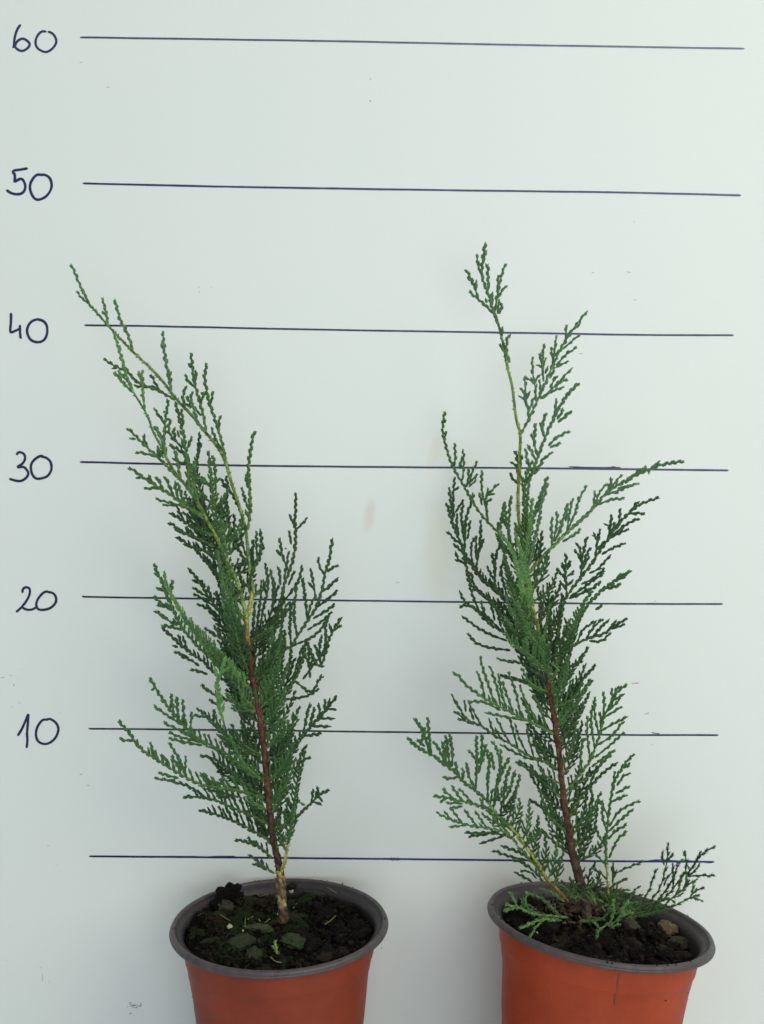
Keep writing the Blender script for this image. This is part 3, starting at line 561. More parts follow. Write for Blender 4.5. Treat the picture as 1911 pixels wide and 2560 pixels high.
# ---- right plant
rootR = px3(*trace("G 680,610")[0], -0.082)
Rp = Plant(thing('conifer_seedling', rootR, 'right conifer seedling with one upright leader and bushy low branches spilling over its rim', 'potted conifer', 'potted conifer seedlings'), -0.082, 'R')
stem(Rp, "G 684,620 672,540 650,440 610,300 580,180 F 1085,1150 1060,1000 1040,860 1025,720 1010,570 990,440 980,340 955,230 940,150 E 770,1550 745,1420 722,1280 700,1180 680,1080", (-.082, -.082),
     [13, 12, 10.5, 9, 8, 7.4, 7, 6.6, 6, 5.6], [lin(110, 92, 74), lin(74, 54, 46), DBR, BROWN, BROWN, BROWN, BROWN, lin(120, 62, 50), RED])
stem(Rp, "E 682,1090 650,980 628,850 608,720 585,600 562,450 550,330 550,200 560,60 D 500,1600 505,1450 512,1290 485,1180 460,980 430,860 400,700 370,580 340,500", (-.082, -.074),
     [5.6, 5.2, 5, 5, 4.6, 4.2, 3.8, 3.4], [YEL, YG, YG, YEL, YG, YG, GG, GG], 'leader')
Rp.br("D 372,590 340,500 310,400 270,280 275,170 290,65", .002, 't', 5, 5, [("345,520 250,430 190,380", 6), "245,420 210,320 170,240", "230,370 233,305", "265,270 245,210 235,145", "312,360 303,210", "275,200 293,120", ("352,500 375,350 415,205", 5), "370,370 370,275", "365,420 420,340", "370,520 378,425", "380,520 398,455", "330,470 335,380", "300,450 290,420", "195,310 175,285"], y0=.008, r=3.1)
Rp.br("D 445,830 425,760 425,700 438,655", 0, 't', 6, 5, ["395,660 400,600", "405,760 385,710"], y0=.004)
Rp.br("D 515,1285 570,1180 620,1070 680,940 740,800 800,690 860,600 940,500", .012, 't', 5, 5,
      ["565,1180 550,1080 500,1040", "550,1110 545,1000 540,920", "560,1150 600,1050", "552,1070 520,990", "555,1060 575,1010", "610,1070 605,970 545,920", "600,960 590,880 588,795", "600,970 625,910", "640,1010 635,940", "660,950 650,860 610,845", "655,880 640,790 632,775", "650,850 662,715", "655,860 675,800", "670,900 688,850", "720,850 715,780 705,735", "725,800 742,660", "730,790 750,760", "800,690 806,595", "780,745 885,655",
       "740,850 800,780 868,735", "740,860 815,820", "640,1060 700,1010 750,960 845,860", "740,970 808,935", "700,990 740,915", "650,1060 700,1020 785,985", "870,610 895,575", "700,930 730,860"], y0=.006, r=2.9, gap=9)
Rp.br("E 598,680 D 560,1640 600,1500 640,1380 690,1260 740,1150 800,1050 850,990 888,960", -.012, 't', 9, 8,
      ["D 730,1170 740,1060", "D 745,1190 785,1130", "D 750,1210 838,1135", "D 660,1300 655,1220 675,1150", "D 650,1270 645,1210", ("D 620,1420 600,1330 610,1220", 6), "D 600,1330 582,1280", "D 690,1360 740,1310 822,1265", "D 700,1370 765,1340", "D 650,1450 715,1400", ("D 610,1450 580,1390 555,1350", 6), ("D 580,1520 555,1450 550,1380", 6), "D 600,1540 640,1480 652,1450"], y0=.0, r=3.3, gap=6)
Rp.br("D 505,1560 495,1450 480,1395", .004, 'm', 12, 8, ["510,1500 520,1420", "495,1500 460,1460", "495,1600 460,1560 445,1530"], y0=.004)
Rp.br("E 600,700 620,500 650,350 690,230 735,105", -.014, 't', 14, 14, ["650,350 690,290 730,190", "690,230 740,150"], gap=6)
Rp.br("E 590,640 590,400 590,240 600,100 640,0", -.01, 'm', 16, 12, ["590,240 570,100", "600,150 650,60"], gap=6)
Rp.br("E 605,720 640,560 680,400 690,300 710,230", -.014, 't', 12, 12, gap=6)
Rp.br("E 590,700 600,560 620,430 630,330 640,240", -.02, 'l', 14, 14, gap=6)
Rp.br("E 625,720 680,620 690,560", .01, 'd', 9, 9, ["650,640 675,520"], gap=7)
Rp.br("E 640,850 660,740 690,640", .01, 'd', 10, 14, ["660,780 695,760", "655,740 690,700"], gap=7)
# light column in front
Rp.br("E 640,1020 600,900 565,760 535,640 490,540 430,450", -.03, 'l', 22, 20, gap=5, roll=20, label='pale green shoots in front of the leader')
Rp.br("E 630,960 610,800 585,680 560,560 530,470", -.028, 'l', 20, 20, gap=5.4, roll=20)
Rp.br("E 650,1060 560,900 500,780 470,640 450,520", -.02, 'm', 30, 24, gap=6)
Rp.br("E 600,640 560,480 545,420", -.01, 'm', 12, 10, ["520,600 480,420 460,265", ("490,560 490,400 503,225", 9), "535,560 535,400"], gap=6)
Rp.br("E 505,600 430,500 440,400 450,330 460,270", -.01, 'm', 14, 12, ["430,460 415,400", "470,420 440,340"], gap=6)
# left branch that reaches the board
Rp.br("E 600,760 520,580 440,480 H 1450,1400 1330,1270 1240,1130 1180,1020 1130,940 1080,830 1040,700 1015,580 1030,430", .058, 'm', 5, 5,
      ["H 1110,880 1120,780 1112,690", "H 1180,990 1190,850 1183,740", "H 1150,890 1175,800", "H 1210,1050 1230,980 1225,900", "H 1235,1030 1260,920 1300,840", "H 1240,1010 1300,945", "H 1230,1050 1290,990", ("H 1390,1330 1370,1200 1340,1080 1338,915", 7), ("H 1360,1170 1400,1100 1478,1020", 6), "H 1370,1150 1390,1060", "H 1380,1120 1440,1100", "H 1370,1180 1420,1140", "H 1340,1200 1320,1100", "H 1250,1150 1270,1110", "H 1030,640 1050,590", "H 1020,520 1045,495", "H 1380,1300 1375,1180", "H 1160,900 1170,850"], r=3.0)
Rp.br("E 720,1240 560,1000 H 1450,1900 1330,1800 1220,1640 1150,1480 1090,1330 1060,1220 1045,1180", .048, 'd', 14, 16,
      [("H 1100,1330 1080,1150 1068,1055", 7), ("H 1110,1300 1100,1150 1115,970", 6), "H 1110,1080 1150,1045", ("H 1120,1260 1190,1155", 6), ("H 1180,1440 1170,1280 1185,1190", 10), ("H 1200,1500 1210,1300 1245,1200 1270,1110", 7), ("H 1220,1480 1245,1330", 7), ("H 1180,1520 1110,1480 1060,1420", 6), ("H 1190,1600 1150,1560 1100,1520", 6), ("H 1220,1680 1150,1660 1120,1580", 6),
       ("H 1260,1680 1250,1560 1270,1470", 8), ("H 1290,1720 1320,1550 1330,1440 1330,1325", 9), ("H 1295,1650 1290,1460", 8), ("H 1330,1560 1352,1480", 7), ("H 1200,1560 1190,1400 1215,1300", 12), ("H 1150,1450 1130,1350 1140,1270", 8)], r=3.2, gap=6.2)
Rp.br("E 560,1000 H 1290,1900 1230,1800 1200,1650 1170,1540", .03, 'd', 12, 12, y0=.004, gap=6.5)
Rp.br("E 620,1000 500,900 410,820 400,700 410,600 440,530", .022, 'd', 12, 12, [("400,770 350,680", 7), ("405,720 385,600 380,590", 8), ("430,740 460,630", 8), ("480,870 450,760 440,680", 10), ("520,880 490,780 485,700", 8)], gap=6.3)
Rp.br("E 480,900 430,840 330,760 250,650 H 1170,1640", .034, 'd', 12, 20, y0=.01, gap=6.3)
Rp.br("E 700,1200 560,1060 430,950 330,860 270,800 250,720", .03, 'd', 20, 30, gap=6.2)
Rp.br("E 720,1260 600,1130 500,1110 380,1050 290,960 210,900 175,830", .01, 'd', 10, 14, [("460,1100 350,1000 250,930 180,930", 7), ("480,1150 330,1090 190,990", 8), ("500,1210 360,1190 280,1160 230,1105", 9), ("400,1020 385,950 370,890", 7), ("440,1060 420,960", 7), ("350,1010 310,900", 7), ("300,960 260,860 240,800", 9)], gap=6.8, r=3)
Rp.br("E 740,1320 600,1180 480,1050 420,960 360,880", -.006, 'd', 28, 34, gap=5.8)
Rp.br("E 740,1330 660,1180 560,1050 500,950 470,860", -.03, 'm', 28, 30, gap=5.4)
Rp.br("E 750,1340 690,1200 610,1080 570,980 540,900", -.034, 'm', 30, 30, gap=5.2)
Rp.br("E 755,1370 680,1290 600,1220 520,1170 460,1100", -.03, 'm', 30, 40, gap=5.4)
Rp.br("E 760,1400 650,1340 560,1290 480,1280 415,1260", 0, 'd', 12, 24, gap=6.6)
Rp.br("E 750,1500 650,1440 560,1400 500,1390 440,1370", .008, 'd', 8, 24, [("650,1440 600,1300", 7)], gap=7)
Rp.br("E 760,1340 700,1100 690,950 695,830", .004, 'd', 16, 14, gap=6.6)
Rp.br("E 745,1260 760,1100 755,980 770,860", .012, 'd', 8, 8, ["730,1200 745,1080 735,950"], gap=6.6)
Rp.br("E 735,1250 715,1100 740,1000 750,930", -.01, 'm', 12, 12, gap=6.6)
fill(Rp, 'F', "F 1120,1300 1085,1150 1060,1000 1040,860 1025,720 1010,570 990,440 980,340 955,230 940,150", 30, lambda f: (110 + 30 * f, 130), 'ddm', .4, 11)
fill(Rp, 'E', "E 770,1550 745,1420 722,1280 700,1180 680,1080 650,980 628,850 608,720 600,620", 26, lambda f: (170 - 60 * f, 150 - 60 * f), 'ddm', 0, 13)
# right side, upper branches
stem(Rp, "E 628,700 660,660 700,620 770,550 860,460 950,380", (-.082, -.088), [3.6, 3.4, 3.2, 3], [YG, YG, GG], 'side_stem')
Rp.br("E 640,690 700,620 770,550 860,460 950,380 1030,300 1120,200 1220,140 1330,80 1430,40 1510,20 1600,10", -.016, 't', 5, 5,
      [("765,550 760,440 765,360", 6), ("770,520 795,420 795,325", 6), ("780,520 830,400 860,275", 7), ("790,500 820,440 825,390", 5), ("860,460 870,370 895,245", 6), ("865,440 910,340 940,240 985,165", 7), "850,390 862,300", ("830,520 900,480 945,440", 5), ("1030,290 1035,200", 5), ("1040,280 1070,200 1120,150", 8), ("1050,285 1150,250 1220,245", 6), ("1120,190 1145,120", 6), ("1130,190 1205,95", 8), ("1180,180 1315,150", 7), ("1100,220 1180,200 1260,160", 9), "1300,100 1360,40", "1400,50 1450,5", ("1230,150 1300,80 1340,50", 6), "1380,60 1380,90", "900,430 1000,340"], r=3.1, gap=6.5, label='long pale branch reaching far right to the 30 line')
Rp.br("E 760,1290 800,1100 830,950 850,880 920,780 1000,680 1060,590 1120,500 1180,420 1250,340 1330,280 1440,240", .012, 'd', 5, 6,
      [("860,870 850,740 855,600", 5), "855,760 805,700", "850,720 828,655", "860,740 905,710", "860,700 885,640", "862,800 900,760", "858,830 815,770", ("950,740 950,600 925,530", 5), "950,640 910,570", "952,640 985,490", "955,670 1005,560", "955,700 1000,610", ("1040,620 1050,500 1020,480", 6), "1050,540 1070,440", "1055,570 1090,520", ("1120,510 1130,430 1105,410", 6), "1130,450 1145,350", "1135,470 1165,400", ("1190,410 1200,310", 6), "1260,330 1310,265",
       "1260,340 1350,340", ("1160,470 1250,400 1320,370", 7), ("1080,600 1150,560 1230,530", 7), ("1000,720 1060,690 1140,600", 9), ("950,790 1030,750 1100,690", 10), ("880,870 980,800 1090,720", 8), ("1130,500 1200,460 1250,440", 7), ("900,860 1000,830 1060,780", 9), ("870,880 930,860 1000,820", 9)], r=3.0, gap=7)
Rp.br("E 780,1300 860,1200 900,1120 950,980 1010,900 1080,830 1150,780 1200,740 1270,705", -.026, 'm', 18, 18, ["1180,760 1200,720", "1190,760 1240,730", ("1120,820 1205,790", 7), ("1060,800 1065,770", 6), ("1040,950 1085,930", 8)], gap=5.6, r=3.2)
Rp.br("E 775,1300 850,1180 900,1050 960,920 1020,830", -.03, 'm', 26, 24, gap=5.8)
Rp.br("E 770,1310 830,1240 900,1180 980,1140 1080,1110 1130,1080 1180,1040 1245,1010", -.008, 'd', 6, 4, [("1020,1130 1080,1060 1130,1010", 6), ("1120,1085 1175,1015", 5), ("1140,1075 1225,1045", 5), ("920,1180 960,1080 1050,1020", 10), ("980,1140 1030,1060 1090,1010", 7), ("1000,1150 1080,1150 1135,1100", 6), ("880,1190 900,1080 950,1000", 12)], gap=6.6, r=3)
Rp.br("E 760,1260 800,1100 820,980 830,850", .018, 'd', 12, 14, [("840,1000 870,1050 900,1045", 6)], gap=6.6)
Rp.br("E 790,1330 850,1310 920,1300 960,1260", .01, 'd', 12, 10, gap=7)
Rp.br("E 770,1640 870,1500 950,1400 1040,1305", 0, 'd', 20, 22, gap=6.3)
Rp.br("E 775,1480 880,1350 960,1240 1000,1190", -.01, 'd', 22, 22, gap=6.3)
Rp.br("E 765,1400 810,1280 860,1200 890,1150", .01, 'd', 18, 18, gap=6.6)
Rp.br("E 775,1560 820,1450 850,1330 870,1240", -.024, 'm', 24, 24, gap=5.8)
Rp.br("E 780,1700 900,1560 960,1480 1010,1390", -.01, 'm', 26, 24, gap=6.2)
Rp.br("E 740,1420 765,1380 800,1330 760,1290", -.02, 'y', 12, 12, gap=6.5)
Rp.br("F 985,350 1000,250 960,130 930,50 900,-40", -.02, 'm', 14, 18, gap=6)
# left side, lower branches
Rp.br("F 985,475 900,430 800,380 700,330 600,280 500,220 420,160 380,110 335,75", -.02, 'm', 8, 20, [("600,270 560,150 530,60 510,-20", 9), ("540,240 520,150 490,75", 7), ("640,290 620,180 575,40", 9), ("680,310 650,220 625,90", 7), ("720,330 690,250 650,140", 6), ("640,320 540,270 440,265", 6), ("800,385 720,370 540,335", 7),
      ("770,360 735,200 690,80", 5), ("830,390 800,270 760,160", 5), ("930,440 900,330 850,220", 5), ("860,400 830,310 790,240", 5)], gap=9, r=3, label='pale tipped left branch above the 10 line')
Rp.br("F 1000,690 900,640 800,600 700,530 600,480 520,420 430,380 370,290 330,220", -.008, 'd', 7, 8, ["390,320 340,255", ("420,380 345,325", 6), ("470,410 420,390 370,370", 6), "420,330 410,260", ("470,380 450,320 445,265", 6), ("520,420 480,350 460,310", 6), ("600,470 565,370", 6), ("640,500 605,430", 6), ("700,530 650,440 610,370", 6), ("750,560 720,450 700,380", 6), ("810,600 760,500 730,400", 6), ("850,610 820,500 810,430", 6), ("900,640 860,540 845,480", 6), ("960,660 910,570 875,515", 6), ("900,640 800,620 640,540", 7)], gap=9, r=3)
Rp.br("F 1010,640 930,560 870,470 820,400", .02, 'd', 14, 20, gap=7)
Rp.br("F 965,300 900,220 840,150 760,130 640,95", .016, 'd', 8, 16, gap=7)
Rp.br("F 955,220 880,120 830,40 800,-40", .016, 'd', 8, 18, gap=7)
Rp.br("F 1030,880 960,820 880,750 810,690 740,650", 0, 'd', 10, 22, [("880,750 830,690 760,640", 6), ("960,820 920,760 900,680", 8), ("1000,850 960,750 940,690", 7)], gap=7)
Rp.br("F 1045,1040 950,980 880,920 820,890", .01, 'd', 8, 26, gap=7)
Rp.br("F 1035,960 930,870 860,780 820,700", .016, 'd', 10, 24, gap=7)
Rp.br("F 1060,1100 960,1000 910,900 890,820", -.014, 'd', 16, 24, gap=7)
Rp.br("F 1085,1240 1000,1170 930,1110 870,1060", .006, 'd', 14, 24, gap=7, spk=.6)
stem(Rp, "G 560,520 490,440 440,390 400,330 350,250 300,180 240,110 F 780,1150 700,1060 620,990 560,900", (-.088, -.105), [5, 4.2, 3.8, 3.5, 3.3, 3.0], [lin(120, 76, 50), lin(165, 135, 66), YEL, lin(165, 175, 80), YG, GG], 'side_stem')
Rp.br("F 980,1450 900,1350 840,1230 780,1150 700,1060 620,990 560,900 480,830 400,770 360,720 280,660 200,600 120,560 50,495", -.02, 'm', 9, 9,
      [("200,600 185,480 180,365", 6), ("190,590 140,440 85,370", 6), ("160,550 110,510", 5), "130,540 165,430", ("290,660 260,590 215,520", 7), ("300,670 280,560 265,515", 7), ("320,680 300,550 295,480", 8), ("330,680 335,600 318,465", 6), ("370,740 330,755 270,745", 3), ("400,760 405,700 395,690", 4),
       ("380,740 360,690 358,645", 3), ("480,830 490,700 490,600 485,480", 10), ("470,800 440,740 420,650", 7), ("490,640 440,575", 6), ("500,660 520,600 525,480", 7), ("500,720 550,540", 8), ("560,880 560,750 570,650 550,570", 9), ("600,930 620,780 640,650 595,520", 9), ("630,780 655,700 700,620", 8), ("640,700 640,570", 7), ("600,700 580,590", 7), ("640,920 690,850 735,700", 4), ("660,950 730,850 765,735", 4), ("660,900 670,780 700,680", 9)], y0=-.006, r=3.2, gap=6, spk=.3, label='long low left branch on a yellow side stem')
Rp.br("F 600,960 450,910 350,890 270,870 210,870", -.01, 'm', 7, 6, [("350,890 270,820", 5), ("400,900 330,800", 5), ("470,920 380,820", 5), ("400,915 340,910 300,915", 4), ("300,880 255,900", 3), ("400,930 330,940", 4)], y0=-.02, r=2.9, gap=7, spk=.6)
Rp.br("F 700,1100 560,1070 430,1050 310,1010 230,970", -.01, 'm', 8, 12, [("400,1040 320,940", 5), ("340,1030 280,960", 5), ("430,1050 310,1060", 4), ("500,1070 410,950", 6), ("560,1080 480,960", 6)], y0=-.02, r=2.9, gap=7, spk=.6)
Rp.br("F 720,1130 600,1100 500,1100 410,1100", 0, 'd', 6, 14, [("660,1120 600,1140 505,1170", 5), ("560,1110 440,1120", 4)], y0=-.016, gap=7, spk=.7, r=2.9)
Rp.br("F 860,1300 850,1280 770,1230 640,1180", .0, 'd', 7, 14, [("800,1270 700,1250 595,1210", 5)], y0=-.01, gap=7, spk=.8, r=2.9)
Rp.br("F 920,1420 860,1350 780,1290 720,1270", .006, 'd', 8, 14, [("870,1390 830,1350 770,1340", 5), ("840,1410 800,1385 730,1350", 5)], y0=-.006, gap=7, spk=.8, r=2.8)
for (x0, y0_, x1, y1_, x2, y2_, dy, w_) in [(620, 1000, 700, 930, 740, 850, -.012, 24), (700, 1060, 760, 960, 760, 880, -.01, 24), (780, 1150, 820, 1020, 820, 890, -.004, 20), (840, 1240, 870, 1130, 880, 990, 0, 20), (900, 1350, 930, 1220, 920, 1100, .002, 22), (940, 1400, 980, 1300, 1000, 1160, .006, 22),
        (980, 1440, 1010, 1340, 1040, 1220, 0, 20), (560, 910, 640, 850, 700, 800, -.014, 24), (740, 1100, 700, 1050, 640, 1000, -.016, 24), (800, 1180, 820, 1150, 900, 1080, -.012, 24), (680, 1060, 620, 1040, 520, 980, -.01, 24)]:
    Rp.br("F %d,%d %d,%d %d,%d" % (x0, y0_, x1, y1_, x2, y2_), dy, random.choice('dm'), w_, w_, gap=6.6, upb=.3, spk=.6, y0=-.012, r=2.8)
# right side, lower branches
Rp.br("F 990,400 1060,300 1110,230 1160,130 1245,35", -.006, 'd', 16, 18, gap=6.6)
Rp.br("F 1000,470 1060,380 1130,260 1180,180 1230,130", .01, 'd', 16, 18, gap=6.6)
Rp.br("F 1010,520 1100,420 1160,300 1210,200", -.014, 'd', 18, 20, gap=6.8)
Rp.br("F 1015,600 1040,480 1050,380 1040,300", .01, 'd', 14, 20, gap=7)
Rp.br("F 1025,700 1080,580 1110,480 1120,400", -.012, 'd', 20, 20, gap=7)
Rp.br("F 1045,850 1150,720 1210,640 1240,560 1270,480 1290,380 1330,300 1370,220 1440,155", -.004, 'm', 6, 6,
      [("1290,390 1300,280 1295,205", 5), ("1320,320 1350,260 1345,180", 5), "1350,270 1385,170", "1350,260 1430,215", ("1310,360 1410,295", 5), "1330,320 1400,250", ("1270,490 1240,350 1240,240", 6), ("1240,560 1215,400 1225,290", 6), ("1210,640 1190,450 1195,360", 7), ("1280,450 1370,400 1450,360", 6), ("1260,540 1350,480 1415,395", 7), ("1240,620 1340,540 1425,460", 7), ("1220,680 1300,620 1370,570", 7), ("1160,720 1150,600 1170,500", 8), ("1280,480 1275,330", 6)], r=2.9, gap=7.5)
Rp.br("F 1070,1000 1130,900 1200,820 1280,730 1330,690 1388,650", .006, 'd', 14, 10, [("1130,910 1120,780 1140,700", 8), ("1200,820 1230,740 1270,680", 8)], gap=7)
Rp.br("F 1050,880 1110,800 1200,740 1280,660 1340,600", .012, 'd', 16, 10, gap=7)
Rp.br("F 1090,1120 1150,1040 1180,920 1190,800", .01, 'd', 16, 18, gap=7)
Rp.br("F 1100,1200 1170,1120 1220,1000 1220,820", .004, 'd', 18, 20, gap=7)
Rp.br("F 1110,1280 1180,1180 1240,1050 1260,890", -.006, 'd', 16, 18, gap=7, spk=.5)
Rp.br("F 1120,1320 1150,1220 1140,1100 1120,960", .01, 'd', 14, 14, gap=7)
Rp.br("F 1075,1010 1100,920 1150,880", .01, 'd', 10, 12, gap=7)
stem(Rp, "G 818,520 815,440 F 1320,1380 1312,1260 1312,1150", (-.075, -.078), [3.6, 3.2, 3, 2.4], [YEL, lin(170, 180, 90), YG], 'side_stem')
Rp.br("F 1320,1380 1310,1200 1320,1050 1340,900 1360,780 1400,710 1440,650 1490,600", -.01, 'm', 6, 6,
      [("1360,830 1365,710", 6), ("1400,720 1410,680", 4), ("1420,690 1465,660", 4), ("1370,850 1465,800", 5), ("1350,900 1445,860", 5), ("1330,1060 1400,960 1520,895", 6), ("1330,1090 1400,1020 1485,945", 6), ("1325,1140 1380,1080 1440,1050", 6), ("1330,1260 1380,1150 1445,1090", 5), ("1310,1180 1270,1130 1245,1060", 6), ("1310,1300 1250,1240 1220,1180", 5), ("1330,1000 1290,930 1260,890", 7), ("1320,1100 1290,1000 1290,890", 7), ("1380,800 1420,740 1465,720", 5)], y0=.006, r=2.9, gap=7, spk=.5, label='thin upright right shoot with a pale tip')
Rp.br("F 1350,1420 1370,1360 1450,1320 1550,1280", .002, 'd', 2, 2, ["1365,1370 1355,1290", "1355,1420 1350,1310"], y0=.006, spk=1.9, r=2.2, gap=11)
Rp.br("F 1340,1450 1380,1420 1445,1390", 0, 'd', 4, 4, ["1320,1400 1270,1350 1220,1320", "1290,1420 1240,1380"], y0=.006, spk=1.9, r=2.2, gap=11)
for k in range(12):
    f = (k + .3) / 12; a_, b_, u, v = 980, 1450, 980 - 380 * f, 1440 - 450 * f; sd = -1 if k % 2 else 1; ln = 70 + 50 * f
    Rp.br("F %f,%f %f,%f %f,%f" % (u, v, u + sd * ln * .5 - 12, v - ln * .55, u + sd * ln * .75 - 26, v - ln * 1.2), -.006, 'dm'[k % 2], 9, 9, y0=-.008 - .012 * f, spk=.9, r=2.4, gap=8)
Rp.br("G 720,500 690,420 700,330 745,260", .004, 'd', 18, 18, y0=.01, spk=1.2, r=2.3, gap=9)
Rp.br("G 700,470 660,380 640,300 600,260", .0, 'd', 22, 22, y0=.012, spk=1.0, r=2.3, gap=9)
Rp.br("G 760,520 740,440 760,360 730,300", .0, 'd', 22, 16, y0=.01, spk=1.2, r=2.3, gap=9)
Rp.br("G 800,530 860,470 880,400 935,380", .0, 'd', 18, 12, y0=.01, spk=1.4, r=2.2, gap=10)
rs = random.Random(41)
for k in range(40):
    u, v = rs.choice([(560, 500), (700, 500), (780, 520), (840, 540), (640, 470), (920, 560)]); u += rs.uniform(-40, 40); v += rs.uniform(-20, 40); an = radians(rs.uniform(-75, 75)); ln = rs.uniform(80, 190)
    Rp.br("G %f,%f %f,%f %f,%f" % (u, v, u + ln * .5 * sin(an), v - ln * .5 * cos(an) - 10, u + ln * sin(an), v - ln * .85 * cos(an)), rs.uniform(-.012, .01), rs.choice('ddm'), 13, 13, y0=rs.uniform(-.022, .016), spk=1.6, r=2.3, gap=8)
# low sprig over the right rim
SP = dict(spk=2.8, r=2.2, gap=13, w2=2, y0=-.002)
Rp.br("G 850,600 950,560 1030,510 K 60,700 130,560 170,430 215,345", .006, 'd', 2, 2, **SP)
Rp.br("G 900,590 1050,540 K 200,650 280,480 300,380 330,240 345,40", .004, 'd', 2, 2, ["K 295,310 280,230 265,155", "K 335,260 370,200 400,165", "K 290,560 330,450 380,405"], **SP)
Rp.br("G 920,600 1080,550 K 260,680 330,580 400,460 395,280", .004, 'd', 2, 2, ["K 400,560 430,380 510,230", "K 330,600 380,500"], **SP)
Rp.br("G 900,610 1080,570 K 330,670 450,520 540,400 560,300 545,135", -.002, 'd', 2, 2, [("K 560,430 640,320 700,220 740,140", 3), ("K 640,330 720,200 800,140 905,75", 4), "K 560,440 700,430 800,430 900,430", "K 600,430 660,370 720,310", "K 580,430 600,360 570,300", "K 480,520 520,420 530,390"], **SP)
Rp.br("G 940,620 1120,580 K 400,690 520,600 610,520 700,470", -.006, 'm', 2, 2, ["K 430,660 480,560 490,430", "K 520,600 560,500 560,440", "K 450,690 520,640", "K 560,560 600,480"], **SP)
Rp.br("G 960,620 1200,560 K 480,760 600,700 640,620 640,520", -.008, 'm', 2, 2, ["K 640,650 700,600 770,570", "K 620,690 700,710 760,740", "K 640,680 720,660"], **SP)
Rp.br("G 980,600 1050,560 1120,545 1210,550", -.01, 'd', 14, 14, spk=1.8, r=2.2, gap=9)
Rp.br("G 960,590 1080,530 1180,500 1240,520", -.006, 'm', 12, 12, spk=1.8, r=2.2, gap=9)
# sprigs lying on the soil
SQ = dict(spk=2.2, r=2.6, gap=11)
Rp.br("G 560,620 440,610 350,600 250,560 165,540", -.03, 'l', 3, 3, ["G 240,560 215,500 190,460", "G 230,555 180,575 160,570", "G 320,585 290,520 300,460"], y0=-.012, **SQ)
Rp.br("G 500,600 420,520 350,480 300,465", -.012, 'm', 12, 12, y0=-.012, **SQ)
Rp.br("G 520,640 440,630 380,600 300,560 260,500", -.02, 'm', 10, 10, y0=-.014, **SQ)
Rp.br("G 480,640 420,630 340,650 260,690", -.02, 'l', 3, 3, ["G 400,640 350,690 320,750"], y0=-.024, **SQ)
Rp.br("G 740,760 760,700 830,650 850,570 850,510", -.004, 'l', 3, 3, ["G 820,680 890,620 915,560 945,510", "G 860,650 920,600 975,590", "G 760,690 735,650", "G 830,690 880,660"], y0=-.034, **SQ)
Rp.br("G 640,640 740,640 800,610 830,560", -.004, 'm', 6, 6, y0=-.02, **SQ)

# ---------------------------------------------------------------- things lying on the soil
def onsoil(tile_pt, TT, lift=0.0, dz=-.0075):
    """where the view ray through a photo point meets the soil plane of a pot"""
    u, v = trace(tile_pt)[0]; d = CAMR @ Vector(((u - 955.5) / FPX, 1.0, -(v - 1280.0) / FPX)); nrm = TT.to_3x3() @ Vector((0, 0, 1)); f = soilL if TT is TL else soilR
    for _ in range(4):
        o = TT @ Vector((0, 0, dz)); q = TT.inverted() @ (CAM + d * ((o - CAM).dot(nrm) / d.dot(nrm))); r = math.hypot(q.x, q.y); k = min(1, .0625 / r)
        dz = (TT.inverted() @ f(q.x * k, q.y * k)).z
    return TT @ Vector((q.x * k, q.y * k, dz + lift))
def single(name, lab, cat, col, p, s, flat=.8, el=1.0, grp=None, seed=1, smooth=True):
    rs = random.Random(seed); m = MB(); chunk(m, Vector((0, 0, 0)), s, col, rs, flat, el, False)
    o = m.build(name, M_bit, None, smooth); o.location = p; tag(o, lab, cat, grp); return o
G1 = 'pale round fertiliser pellets'
for pt, s, lab, lf in [("P 823,555", .0022, 'pale oval pellet on the soil right below the left stem', .003), ("P 484,632", .0024, 'round pale pellet on the mossy left side of the soil', .003),
                   ("P 948,258", .0022, 'pale pellet stuck to the back rim behind the left stem' , .006), ("P 572,658", .0008, 'tiny white grain beside the round pellet in the left pot', .003)]:
    single('pellet', lab, 'pellet', lin(176, 184, 150), onsoil(pt, TL, lf), s, .95, 1.05, G1, int(s * 1e5))
single('soil_clod', 'black clod of soil holding the pellet at the back rim of the left pot', 'clod', (.012, .010, .009), onsoil("P 958,240", TL, .009), .0032, .7, 1.4, None, 5, False)
BC = 'bark chips on the soil of the left pot'
for pt, s, el, col, lab, sd in [("P 920,700", .0070, 1.1, (.035, .050, .020), 'largest mossy bark chip below the stem in the left pot', 11), ("P 690,625", .0055, 1.6, (.06, .065, .035), 'striped olive bark chip left of the stem base', 12), ("P 655,800", .0055, 1.5, (.035, .042, .02), 'small bark chip close to the front rim of the left pot', 13),
                            ("P 560,715", .006, 1.6, (.03, .036, .018), 'dark bark chip left of the largest one in the left pot', 14), ("P 1060,400", .0065, 1.4, (.030, .040, .022), 'dark mossy bark chip behind and right of the stem base', 15), ("P 450,460", .0055, 1.6, (.050, .048, .030), 'narrow bark chip near the left wall of the left pot', 16)]:
    single('bark_chip', lab, 'bark chip', col, onsoil(pt, TL, .0005 if sd in (11, 12) else .0005), s, .6, el, BC, sd, False)
single('stone', 'sharp-edged tan stone on the soil at the right of the right pot', 'stone', (.16, .115, .06), onsoil("G 1185,730", TR, .004, -.0095), .0060, .8, 1.2, 'stones in the right pot', 23, False)
single('stone', 'dark brown stone between the tan stone and the right pot front rim', 'stone', (.045, .038, .025), onsoil("G 1265,830", TR, .001, -.0095), .0062, .5, 1.3, 'stones in the right pot', 29, False)
single('stone', 'flat black stone left of the tan stone in the right pot', 'stone', (.022, .020, .016), onsoil("G 1130,830", TR, .001, -.0095), .0058, .45, 1.2, 'stones in the right pot', 31, False)
single('soil_clod', 'dusty grey clod behind the front green sprig in the right pot', 'clod', (.06, .052, .035), onsoil("G 960,700", TR, .002, -.0095), .008, .6, 1.3, None, 37, False)
